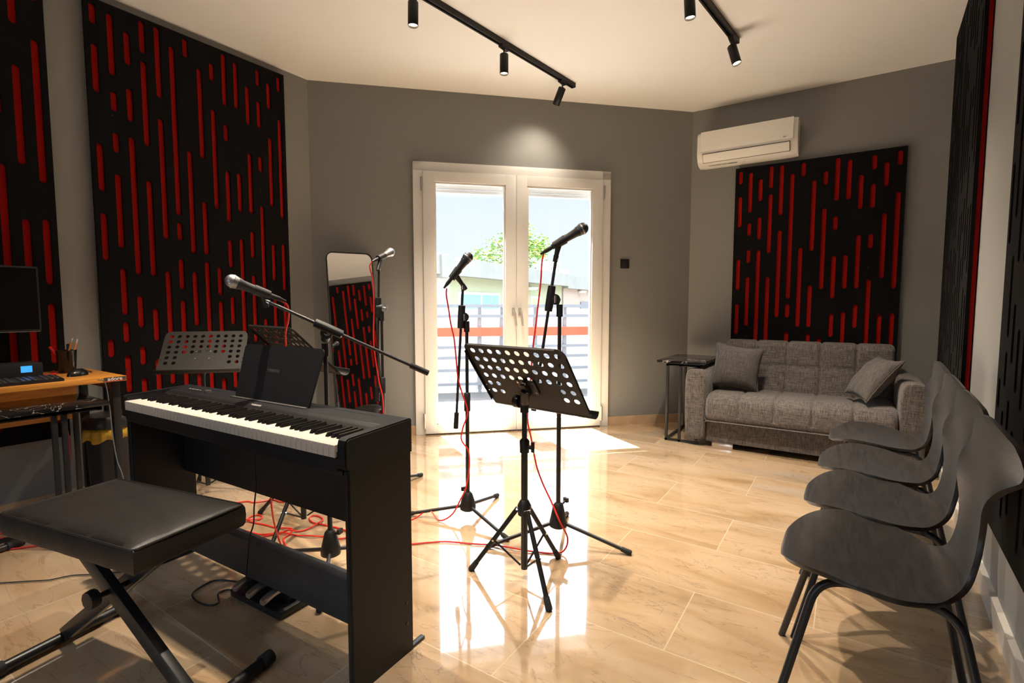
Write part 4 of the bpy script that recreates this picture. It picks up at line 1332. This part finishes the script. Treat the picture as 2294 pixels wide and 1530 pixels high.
DZ = .7602
mo = put('computer_monitor', (-3.42, .56, DZ), 0, 'black computer monitor at the left edge of the desk', 'monitor')
bm = new(); box(bm, (-.018, -.28, .222), (.018, .268, .548), .005); mb = obj('bezel', bm, M_plas, mo)
bm = new(); box(bm, (.0175, -.272, .236), (.0195, .260, .540), .001); obj('screen', bm, M_screen, mb, smooth=False)
bm = new(); box(bm, (.0175, -.272, .224), (.0200, .260, .2262)); obj('bezel_strip', bm, M_steel, mb)
bm = new(); box(bm, (-.035, -.03, .008), (-.015, .03, .35), .004); obj('neck', bm, M_plas, mo)
bm = new(); box(bm, (-.09, -.12, 0), (.07, .12, .010), .004); obj('base', bm, M_plas, mo)
ai = put('audio_interface', (-3.40, .60, DZ), 0, 'black desktop box with a small blue lit port under the monitor', 'audio interface')
# sits in front of the monitor base
ai.location = (-3.262, .61, DZ)
bm = new(); box(bm, (-.06, -.20, .002), (.06, .165, .085), .008); c_ = obj('case', bm, mat('interface_case', (.02, .02, .022), .3), ai)
bm = new(); box(bm, (.0595, .085, .042), (.0612, .125, .072)); obj('blue_port', bm, M_led, c_)
bm = new(); lathe(bm, [(.016, 0), (.015, .02), (0, .021)], 18, Matrix.Translation((0, -.06, .085))); obj('dial', bm, M_chrome, c_)

kbd = put('computer_keyboard', (-3.135, .60, DZ), 0, 'black computer keyboard on the oak desk', 'keyboard')
bm = new(); prism(bm, [(-.065, 0), (-.065, .020), (.065, .012), (.065, 0)], 'y', -.24, .215); kbb = obj('keyboard_case', bm, M_plas, kbd)
bm = new()
Mk = Matrix.Translation((0, 0, .0165)) @ Matrix.Rotation(math.radians(3.5), 4, 'Y')
for r_ in range(6):
    for c_i in range(22):
        if c_i in (14, 18): continue
        x = -.054 + r_ * .0195; y = -.230 + c_i * .0198
        box(bm, (x, y, -.001), (x + .0165, y + .0165, .0055), .0015, 1, M=Mk)
box(bm, (-.057, -.232, -.004), (.060, .208, .0005), M=Mk)
obj('keycaps', bm, mat('keycap', (.03, .028, .026), .35), kbd)
ms = put('computer_mouse', (-3.245, .915, DZ), .5, 'black computer mouse beside the pencil cup', 'mouse')
bm = new(); bmesh.ops.create_uvsphere(bm, u_segments=24, v_segments=14, radius=1)
for v in bm.verts:
    v.co = Vector((v.co.x * .031, v.co.y * .052, max(v.co.z, -.0) * .036))
obj('mouse_shell', bm, M_ebony, ms)
bm = new(); tube(bm, [(0, .022, .031), (0, .034, .026)], .004, 8); obj('scroll_wheel', bm, M_rubber, ms)

cup = put('pencil_cup', (-3.43, .925, DZ), 0, 'glossy black pencil cup at the corner of the desk', 'pencil cup')
bm = new(); lathe(bm, [(0, 0), (.036, 0), (.044, .118), (.0455, .120), (.043, .119), (.035, .006), (0, .006)], 26); obj('cup_body', bm, mat('gloss_black', (.012, .01, .009), .12), cup)
def pencil(p, q, label, m_, er):
    p = Vector(p); q = Vector(q); d = (q - p).normalized(); Lp = (q - p).length
    o = put('pencil' if er else 'pen', p, 0, label, 'pencil' if er else 'pen')
    Mx = align(Vector((0, 0, 0)), d)
    bm = new(); lathe(bm, [(0, 0), (.0042, .012), (.0042, Lp - .02), (0, Lp - .02)], 6 if er else 14, Mx); obj('barrel', bm, m_, o)
    if er:
        bm = new(); lathe(bm, [(.0044, Lp - .021), (.0044, Lp - .008), (0, Lp - .008)], 12, Mx); obj('ferrule', bm, M_steel, o)
        bm = new(); lathe(bm, [(.0040, Lp - .009), (.0040, Lp), (0, Lp)], 12, Mx); obj('eraser', bm, M_eraser, o)
    else:
        bm = new(); lathe(bm, [(.0060, Lp - .05), (.0065, Lp), (0, Lp + .003)], 14, Mx); obj('cap', bm, m_, o)
z0 = DZ + .010
pencil((-3.44, .91, z0), (-3.415, .950, DZ + .180), 'orange pencil with pale eraser, left of the pair in the cup', M_pencil, True)
pencil((-3.43, .93, z0), (-3.408, .968, DZ + .176), 'orange pencil with pale eraser, right of the pair in the cup', M_pencil, True)
pencil((-3.425, .935, z0), (-3.44, .862, DZ + .140), 'red capped pen leaning left out of the pencil cup', M_redpl, False)
pencil((-3.44, .93, z0), (-3.445, .938, DZ + .150), 'dark pen standing behind the pencils in the cup', M_plas, False)

# ------------------------------------------------------------------ C-shaped side tables
def side_table(loc, rz, label, posts, base, top=(.38, .60)):
    """local frame: top centred at origin"""
    o = put('side_table', loc, rz, label, 'side table', 'black marble C-shaped side tables')
    w_, d_ = top
    bm = new(); box(bm, (-w_ / 2, -d_ / 2, .640), (w_ / 2, d_ / 2, .660), .002); obj('marble_top', bm, M_bmarble, o)
    x0, x1, y0, y1 = base
    t = .010
    for x, y in posts:
        bm = new(); box(bm, (x - t, y - t, .0), (x + t, y + t, .627), .001); obj('post', bm, M_blackm, o)
    for z, nm_ in ((0, 'base_frame'), (.620, 'top_frame')):
        bm = new()
        box(bm, (x0 - t, y0 - t, z), (x1 + t, y0 + t, z + .018)); box(bm, (x0 - t, y1 - t, z), (x1 + t, y1 + t, z + .018))
        box(bm, (x0 - t, y0 - t, z), (x0 + t, y1 + t, z + .018))
        if z > .1: box(bm, (x1 - t, y0 - t, z), (x1 + t, y1 + t, z + .018))
        obj(nm_, bm, M_blackm, o, smooth=False)
    bm = new(); box(bm, (x0 - t, y0 - t, .626), (x1 + t, y1 + t, .6405)); obj('support_plate', bm, M_blackm, o, smooth=False)
    return o
side_table((-1.12, 4.47, 0), 0, 'black marble side table hooked over the left arm of the sofa',
           [(-.095, -.31), (.010, -.31), (-.095, .25), (.010, .25)], (-.095, .15, -.31, .25))
side_table((-3.12, .64, 0), 0, 'black marble side table pushed under the edge of the oak desk',
           [(.16, .10), (.16, .135), (-.16, .265), (-.16, -.26)], (-.16, .16, -.26, .265))

# ------------------------------------------------------------------ bin
bn = put('waste_bin', (-3.39, 1.085, 0), 0, 'black lidded waste bin with a yellow bag between desk and piano', 'waste bin')
bm = new(); lathe(bm, [(0, 0), (.098, 0), (.112, .44), (.115, .445), (0, .445)], 26)
for v in bm.verts: v.co.x *= 1.0
obj('bin_body', bm, M_plas, bn)
bm = new()
ring0 = []; ring1 = []; ring2 = []
for k in range(60):
    a = 2 * PI * k / 60; r_ = .119 + .006 * math.sin(k * 1.9) + .003 * math.sin(k * 4.7)
    ring0.append(bm.verts.new((.114 * math.cos(a), .114 * math.sin(a), .462))); ring1.append(bm.verts.new((r_ * math.cos(a), r_ * math.sin(a), .43)))
    ring2.append(bm.verts.new(((r_ + .002) * math.cos(a), (r_ + .002) * math.sin(a), .385 + .012 * math.sin(k * .7))))
for A_, B_ in ((ring0, ring1), (ring1, ring2)):
    for k in range(60): bm.faces.new((A_[k], A_[(k + 1) % 60], B_[(k + 1) % 60], B_[k]))
yb = obj('yellow_bag', bm, M_yellow, bn); md = yb.modifiers.new('t', 'SOLIDIFY'); md.thickness = .002
bm = new(); lathe(bm, [(.121, .452), (.124, .455), (.122, .50), (.110, .515), (0, .520)], 30); obj('lid', bm, mat('lid_plastic', (.02, .02, .021), .3), bn)

# ------------------------------------------------------------------ sofa
SX0, SX1 = -1.065, .455
SY = 4.10
sofa = put('sofa', ((SX0 + SX1) / 2, 4.485, 0), 0, 'grey tweed two-seat sofa with quilted seat and back against the far wall', 'sofa')
ox, oy = (SX0 + SX1) / 2, 4.485
def sloc(x, y): return x - ox, y - oy
def loft(profile, x0, x1, seamx, seams, nx=70, amp=.010, sw=.012, closed=True):
    """profile: closed list of (y,z) finely sampled; seams: list of arc indices where quilting lines run along x"""
    P = [Vector((0, a, b)) for a, b in profile]
    n_ = len(P)
    nor = []
    for k in range(n_):
        t_ = (P[(k + 1) % n_] - P[k - 1]).normalized()
        nor.append(Vector((0, t_.z, -t_.y)))
    area = sum(P[k - 1].y * P[k].z - P[k].y * P[k - 1].z for k in range(n_))
    if area < 0: nor = [-q for q in nor]
    arc = [0]
    for k in range(1, n_): arc.append(arc[-1] + (P[k] - P[k - 1]).length)
    sa = [arc[k] for k in seams]
    bm = new(); rings = []
    xs = set()
    for i in range(nx + 1): xs.add(round(x0 + (x1 - x0) * i / nx, 4))
    for s_ in seamx:
        for d_ in (-1.6, -.8, -.4, 0, .4, .8, 1.6): xs.add(round(s_ + d_ * sw, 4))
    for q_ in range(7):
        e_ = .035 * (1 - math.cos(q_ / 6 * PI / 2)); xs.add(round(x0 + e_, 4)); xs.add(round(x1 - e_, 4))
    xs = sorted(x for x in xs if x0 <= x <= x1)
    for x in xs:
        ring = []
        dx = min([abs(x - s_) for s_ in seamx] + [9])
        fx = math.exp(-(dx / sw) ** 2)
        ed = min(x - x0, x1 - x); fe = max(0, 1 - ed / .035); fe = 1 - math.sqrt(max(0, 1 - fe * fe))
        for k in range(n_):
            ds = min([abs(arc[k] - q_) for q_ in sa] + [9])
            on_ = 1.0 if QF(k) else 0.0
            f = max(fx * on_, math.exp(-(ds / sw) ** 2))
            off = -amp * f - .033 * fe
            p = P[k] + nor[k] * off
            ring.append(bm.verts.new((x, p.y, p.z)))
        rings.append(ring)
    for A_, B_ in zip(rings, rings[1:]):
        for k in range(n_): bm.faces.new((A_[k], A_[(k + 1) % n_], B_[(k + 1) % n_], B_[k]))
    bm.faces.new(rings[0]); bm.faces.new(rings[-1][::-1])
    return bm
ax0 = SX0 + .165 - ox; ax1 = SX1 - .150 - ox
# seat profile (y relative to oy), going clockwise: back-bottom -> back-top -> front -> bottom
sp = [(.20, .23), (.20, .405), (0, .418), (-.20, .427), (-.30, .425), (-.36, .405), (-.395, .365), (-.405, .31), (-.408, .255), (-.395, .225), (-.36, .215)]
prof_s = [(p.x, p.y) for p in smooth_path([(a, b, 0) for a, b in sp], 7, closed=True)]
QF = lambda k: 7 <= k <= 55
seamx = [ax0 + (ax1 - ax0) * k / 5 for k in range(1, 5)]
bm = loft(prof_s[::-1] if False else prof_s, ax0, ax1, seamx, [], amp=.012)
obj('seat', bm, M_tweed, sofa, angle=70)
# back: leaning
bp_ = [(.155, .38), (.095, .40), (.130, .60), (.150, .74), (.165, .79), (.205, .815), (.28, .82), (.335, .80), (.34, .70), (.34, .40)]
prof_b = [(p.x, p.y) for p in smooth_path([(a, b, 0) for a, b in bp_], 8, closed=True)]
QF = lambda k: 8 <= k <= 55
bm = loft(prof_b, ax0 - .0 + .035, ax1 + .0, [ax0 + .035 + (ax1 - ax0 - .035) * k / 5 for k in range(1, 5)], [17], amp=.012)
obj('backrest', bm, M_tweed, sofa, angle=70)
# base apron
bm = new(); box(bm, (ax0 + .003, -.350, .045), (ax1 - .003, .33, .235), .012); obj('base', bm, M_tweed, sofa)
# arms: front silhouette tapering to the floor
def arm(xa, xb, s_):
    bm = new()
    outer = xa if s_ < 0 else xb
    ys = [-.385, -.375, -.34, -.2, .0, .2, .33, .35]
    infl = [.80, .93, 1, 1, 1, 1, .97, .85]
    rings = []
    cx = (xa + xb) / 2; hw = (xb - xa) / 2
    def sect(f):
        # section in x,z: rounded top, tapered bottom on the outer side
        pts = [(-1, .05), (-1, .12), (-1, .35), (-1, .50), (-.97, .555), (-.85, .59), (-.6, .607), (0, .612), (.6, .607), (.85, .590), (.97, .555), (1, .50), (1, .35), (1, .2), (.93, .12), (.80, .05)]
        o_ = []
        for a, z in pts:
            if s_ < 0: a = -a
            o_.append((cx + a * hw * (f if abs(a) > .5 else 1), .33 + (z - .33) * (.97 + .03 * f)))
        return o_
    for y, f in zip(ys, infl):
        rings.append([bm.verts.new((x, y, z)) for x, z in sect(f)])
    n_ = len(rings[0])
    for A_, B_ in zip(rings, rings[1:]):
        for k in range(n_): bm.faces.new((A_[k], A_[(k + 1) % n_], B_[(k + 1) % n_], B_[k]))
    bm.faces.new(rings[0]); bm.faces.new(rings[-1][::-1])
    o_ = obj('arm', bm, M_tweed, sofa, angle=80)
    m_ = o_.modifiers.new('s', 'SUBSURF'); m_.levels = 2; m_.render_levels = 2
arm(SX0 - ox, ax0, -1); arm(ax1, SX1 - ox, 1)
for x in (ax0 + .045, ax1 - .20):
    bm = new(); box(bm, (x, -.33, .0), (x + .155, -.24, .046), .003); obj('foot', bm, M_chrome, sofa)
for x in (ax0 + .05, ax1 - .1):
    bm = new(); box(bm, (x, .2, .0), (x + .05, .25, .046)); obj('rear_foot', bm, M_blackm, sofa)

def pillow(loc, rot, size, thick, label):
    o = put('cushion', loc, 0, label, 'cushion')
    o.rotation_euler = rot
    bm = new(); N_ = 26
    g = {}
    for s_ in (1, -1):
        for i in range(N_ + 1):
            for j in range(N_ + 1):
                edge = i in (0, N_) or j in (0, N_)
                if s_ == -1 and edge: g[(s_, i, j)] = g[(1, i, j)]; continue
                u = -1 + 2 * i / N_; v = -1 + 2 * j / N_
                pinch = 1 - .12 * (1 - abs(v) ** 2.2) * abs(u) ** 2 ; pinch2 = 1 - .12 * (1 - abs(u) ** 2.2) * abs(v) ** 2
                h = ((1 - abs(u) ** 2.4) * (1 - abs(v) ** 2.4)) ** .55
                wr = .004 * math.sin(9 * v + 3 * u) * abs(u) * h + .003 * math.sin(14 * u - 5 * v) * h * abs(v)
                g[(s_, i, j)] = bm.verts.new((u * size / 2 * pinch, v * size / 2 * pinch2, s_ * (thick / 2 * h) + wr))
    for s_ in (1, -1):
        for i in range(N_):
            for j in range(N_):
                bm.faces.new((g[(s_, i, j)], g[(s_, i + 1, j)], g[(s_, i + 1, j + 1)], g[(s_, i, j + 1)]))
    rim = [g[(1, i, 0)].co.copy() for i in range(N_)] + [g[(1, N_, j)].co.copy() for j in range(N_)] + [g[(1, i, N_)].co.copy() for i in range(N_, 0, -1)] + [g[(1, 0, j)].co.copy() for j in range(N_, 0, -1)]
    c_ = obj('cover', bm, M_cush, o, angle=180)
    bm = new(); tube(bm, rim, .0035, 6, closed=True); obj('seam', bm, M_cush, c_)
    return o
R_ = math.radians
pillow((-.735, 4.415, .612), (R_(80), R_(8), R_(14)), .37, .16, 'dark grey square cushion at the left end of the sofa')
pu_ = Vector((.36, -.93, 0)).normalized(); pv_ = (Vector((0, 0, 1)) * .80 + Vector((.93, .36, 0)) * .60).normalized(); pw_ = pu_.cross(pv_)
_pm = Matrix(((pu_.x, pv_.x, pw_.x), (pu_.y, pv_.y, pw_.y), (pu_.z, pv_.z, pw_.z)))
pillow((.165, 4.36, .600), _pm.to_euler(), .36, .15, 'grey square cushion leaning on the right arm of the sofa')

# ------------------------------------------------------------------ chairs
def chair_shell():
    prof = [(-.225, .412), (-.212, .430), (-.165, .446), (-.08, .446), (.02, .434), (.09, .430), (.140, .440), (.172, .468), (.187, .52), (.194, .60), (.197, .69), (.199, .77), (.204, .845)]
    P = smooth_path([(a, 0, b) for a, b in prof], 6)
    arc = [0]
    for k in range(1, len(P)): arc.append(arc[-1] + (P[k] - P[k - 1]).length)
    T = arc[-1]
    wt = [(0, .225), (.12, .240), (.24, .254), (.33, .250), (.41, .205), (.47, .150), (.53, .118), (.60, .108), (.68, .112), (.76, .140), (.84, .185), (.92, .222), (1, .228)]
    def W(t):
        for i in range(len(wt) - 1):
            (a, x), (b, y) = wt[i], wt[i + 1]
            if t <= b + 1e-9:
                q = (t - a) / (b - a)
                x0 = wt[i - 1][1] if i else x; x3 = wt[i + 2][1] if i + 2 < len(wt) else y
                return .5 * ((2 * x) + (-x0 + y) * q + (2 * x0 - 5 * x + 4 * y - x3) * q * q + (-x0 + 3 * x - 3 * y + x3) * q ** 3)
        return wt[-1][1]
    bm = new()
    n_ = 28
    rows = []
    sst = lambda q: max(0, min(1, q)) ** 2 * (3 - 2 * max(0, min(1, q)))
    for k, p in enumerate(P):
        t = arc[k] / T
        w_ = W(t)
        if t < .26: w_ *= max(0.0, 1 - ((.26 - t) / .26) ** 2.6) ** .5
        if t > .93: w_ *= 1 - ((t - .93) / .07) ** 4 * .22
        w_ = max(w_, .012)
        row = []
        for j in range(n_ + 1):
            v = math.sin((-1 + 2 * j / n_) * PI / 2)
            y = v * w_
            yy = y / .24
            seat = 1 - sst((t - .38) / .16)
            back = sst((t - .42) / .16)
            dz = .016 * yy * yy * seat * sst(t / .15)
            ear = sst((t - .74) / .18)
            dx = -.014 * (y / .12) ** 2 * back * (1 - ear) + .018 * (abs(y) / .22) ** 2.5 * ear
            # the top edge arches: its ends sit lower
            dz += -.042 * (abs(y) / .22) ** 2 * sst((t - .80) / .2)
            row.append(bm.verts.new((p.x + dx, y, p.z + dz)))
        rows.append(row)
    for A_, B_ in zip(rows, rows[1:]):
        for j in range(n_): bm.faces.new((A_[j], A_[j + 1], B_[j + 1], B_[j]))
    return bm
def make_chair():
    o = put('shell_chair', (0, 0, 0), 0)
    sh = obj('seat_shell', chair_shell(), M_chair, o, angle=180)
    md = sh.modifiers.new('thick', 'SOLIDIFY'); md.thickness = .012; md.offset = 0
    b_ = sh.modifiers.new('b', 'BEVEL'); b_.width = .003; b_.segments = 2; b_.limit_method = 'ANGLE'; b_.angle_limit = math.radians(50)
    for s_ in (-1, 1):
        bm = new(); tube(bm, round_corners([(.02, s_ * .13, .418), (-.135, s_ * .16, .416), (-.235, s_ * .24, .0)], .06, 7), .0105, 12); lg = obj('leg', bm, M_blackm, o)
        bm = new(); tube(bm, round_corners([(.0, s_ * .13, .412), (.145, s_ * .15, .410), (.235, s_ * .225, .0)], .06, 7), .0105, 12); lg = obj('leg', bm, M_blackm, o)
    bm = new()
    for x in (-.10, .10): tube(bm, [(x, -.155, .413), (x, .155, .413)], .009, 10)
    box(bm, (-.11, -.09, .412), (.11, .09, .420), .003)
    obj('under_frame', bm, M_blackm, o)
    return o
ch = make_chair()
CH = [(.095, 1.645, 'black shell chair in the right foreground, nearest of the row of four'),
      (.122, 2.130, 'second nearest black shell chair of the row along the right wall'),
      (.145, 2.605, 'third black shell chair of the row, counting from the nearest'),
      (.172, 3.155, 'farthest black shell chair of the row, beside the sofa')]
for k, (x, y, lab) in enumerate(CH):
    c_ = ch if k == 0 else copy_tree(ch)
    c_.location = (x, y, 0); c_.rotation_euler = (0, 0, R_(1))
    tag(c_, lab, 'chair', 'black shell chairs along the right wall')

# ------------------------------------------------------------------ cables
def cable(name, pts, r, m_, label, k=8, group=None):
    P = smooth_path(pts, k)
    o = Vector(P[0])
    bm = new(); tube(bm, [p - o for p in P], r, 8)
    c_ = obj(name, bm, m_)
    c_.location = o
    tag(c_, label, 'cable', group)
    return c_
RC = .0038
F = .0055
def fl(l): return [(a, b, F) for a, b in l]
cable('microphone_cable', [(-1.893, 1.176, 1.141), (-1.885, 1.21, 1.115), (-1.905, 1.225, 1.06), (-1.927, 1.224, 1.00), (-1.952, 1.237, .9), (-2.009, 1.246, .704), (-2.052, 1.233, .506), (-2.088, 1.232, .321), (-2.1, 1.246, .171), (-2.099, 1.27, .06), (-2.101, 1.290, .012), (-2.12, 1.315, F), (-2.199, 1.351, F),
      (-2.226, 1.402, F), (-2.257, 1.431, .012), (-2.341, 1.405, F), (-2.417, 1.393, F), (-2.488, 1.377, F), (-2.535, 1.369, .009), (-2.568, 1.387, F), (-2.582, 1.419, F), (-2.563, 1.443, F), (-2.527, 1.439, F), (-2.51, 1.413, F), (-2.531, 1.367, .016), (-2.62, 1.33, F), (-2.75, 1.26, F), (-2.95, 1.10, F), (-3.10, .90, F), (-3.35, .72, F), (-3.45, .45, F), (-3.4, .1, F)],
      RC, M_redcable, 'red cable from the boom microphone over the piano down to a loop on the floor')
cable('microphone_cable', [(-1.680, 1.948, 1.200)] + [(-1.684, 1.950, 1.165), (-1.684, 1.965, 1.102), (-1.678, 1.975, 1.023), (-1.665, 1.985, .943), (-1.658, 1.993, .828), (-1.650, 1.997, .736), (-1.636, 2.010, .665), (-1.603, 2.012, .574), (-1.630, 2.005, .481), (-1.636, 2.002, .423), (-1.598, 2.012, .365), (-1.596, 2.012, .27), (-1.600, 1.990, .179), (-1.623, 1.975, .119), (-1.66, 1.95, .04), (-1.72, 1.92, F), (-1.801, 1.930, .038), (-1.845, 1.88, F), (-1.86, 1.80, F), (-1.96, 1.495 + .03, F), (-2.03, 1.493, F), (-2.059, 1.477, F), (-2.117, 1.435, .010), (-2.183, 1.409, F), (-2.244, 1.388, .010), (-2.279, 1.362, F), (-2.301, 1.324, F), (-2.325, 1.278, F), (-2.5, 1.2, F), (-2.9, .95, F), (-3.35, .60, F)],
      RC, M_redcable, 'red cable from the left door microphone, winding down its pole to the floor')
cable('microphone_cable', [(-1.152, 2.001, 1.350), (-1.158, 1.995, 1.304), (-1.160, 1.990, 1.224), (-1.170, 1.985, 1.124), (-1.180, 1.980, 1.023), (-1.192, 1.972, .9), (-1.200, 1.970, .777), (-1.206, 1.962, .673), (-1.210, 1.960, .589), (-1.190, 1.960, .507), (-1.174, 1.980, .379), (-1.151, 2.000, .291), (-1.106, 2.000, .215), (-1.050, 1.98, .14), (-1.015, 1.99, .07), (-1.02, 1.975, .02), (-1.05, 1.945, F), (-1.147, 1.902, F), (-1.237, 1.868, .012), (-1.328, 1.855, F), (-1.415, 1.812, F), (-1.534, 1.76, F), (-1.598, 1.707, F), (-1.70, 1.62, F), (-1.90, 1.57, F), (-2.05, 1.575, F), (-2.141, 1.563, F), (-2.195, 1.552, F), (-2.247, 1.544, F), (-2.302, 1.563, F), (-2.318, 1.594, F), (-2.283, 1.608, F), (-2.231, 1.594, F), (-2.203, 1.557, .014), (-2.199, 1.482, F), (-2.215, 1.441, F), (-2.245, 1.412, .016), (-2.269, 1.395, F), (-2.297, 1.355, F), (-2.344, 1.317, F), (-2.433, 1.301, F), (-2.487, 1.282, F), (-2.7, 1.16, F), (-3.0, .8, F), (-3.3, .4, F)],
      RC, M_redcable, 'red cable from the right door microphone, curving across the marble floor')
cable('microphone_cable', [(-2.268, 1.990, 1.364), (-2.285, 1.985, 1.335), (-2.290, 2.005, 1.28), (-2.286, 2.010, 1.202), (-2.286, 2.010, 1.074), (-2.287, 2.005, .892), (-2.262, 2.015, .682), (-2.240, 2.025, .55), (-2.245, 2.02, .30), (-2.29, 2.0, .10), (-2.38, 1.95, F), (-2.50, 1.75, F), (-2.62, 1.62, F), (-2.68, 1.61, F), (-2.715, 1.585, F), (-2.73, 1.555, F), (-2.76, 1.519, F), (-2.823, 1.485, F), (-3.0, 1.2, F), (-3.25, .95, F), (-3.47, .92, .1), (-3.49, .93, .40), (-3.585, .90, .6)],
      RC, M_redcable, 'red cable from the mirror side microphone, running behind the piano to the desk')
cable('hanging_cable', [(-3.030, .930, .755), (-3.030, .958, .735), (-3.027, .969, .618), (-3.01, .969, .486), (-2.988, .974, .353), (-2.961, .985, .274), (-2.93, 1.0, .10), (-2.90, 1.02, F), (-2.85, 1.2, F)], .0026, M_greycable, 'thin grey cable hanging off the corner of the oak desk')
cable('pedal_cable', [(-1.752, .985, .650), (-1.748, .975, .555), (-1.740, .972, .472), (-1.735, .960, .402), (-1.735, .955, .34), (-1.772, .958, .276), (-1.79, .958, .188), (-1.80, .955, .12)], .0026, M_blackcable, 'black cable hanging from the piano casing to the pedals')
cable('floor_cable', [(-2.86, .45, F), (-2.793, .501, F), (-2.721, .564, F), (-2.659, .617, F), (-2.626, .679, F), (-2.555, .739, F), (-2.45, .84, F)], .0026, M_blackcable, 'thin black cable lying on the floor left of the bench')
cable('looped_cable', [(-1.96, 1.02, .02), (-2.036, 1.02, F), (-2.085, .995, F), (-2.098, .96, F), (-2.07, .892, F), (-1.996, .875, F), (-1.933, .888, F), (-1.925, .917, F), (-1.985, .945, F), (-1.985, .975, F), (-1.96, .99, F)], .0036, M_blackcable, 'black cable looped on the floor beside the piano pedals')
cable('mouse_cable', [(-3.265, .958, DZ + .012), (-3.30, .990, DZ + .006), (-3.40, 1.005, DZ + .0035), (-3.50, 1.0, DZ + .0035), (-3.555, .90, DZ + .0035)], .0020, M_blackcable, 'thin black mouse cable at the back corner of the desk')
cable('desk_cable', [(-3.340, .76, DZ + .006), (-3.36, .80, DZ + .0045), (-3.365, .84, DZ + .0045), (-3.385, .868, DZ + .0045), (-3.47, .872, DZ + .0045), (-3.55, .90, DZ + .0045)], RC, M_redcable, 'red cable lying on the desk between the lit box and the cup')
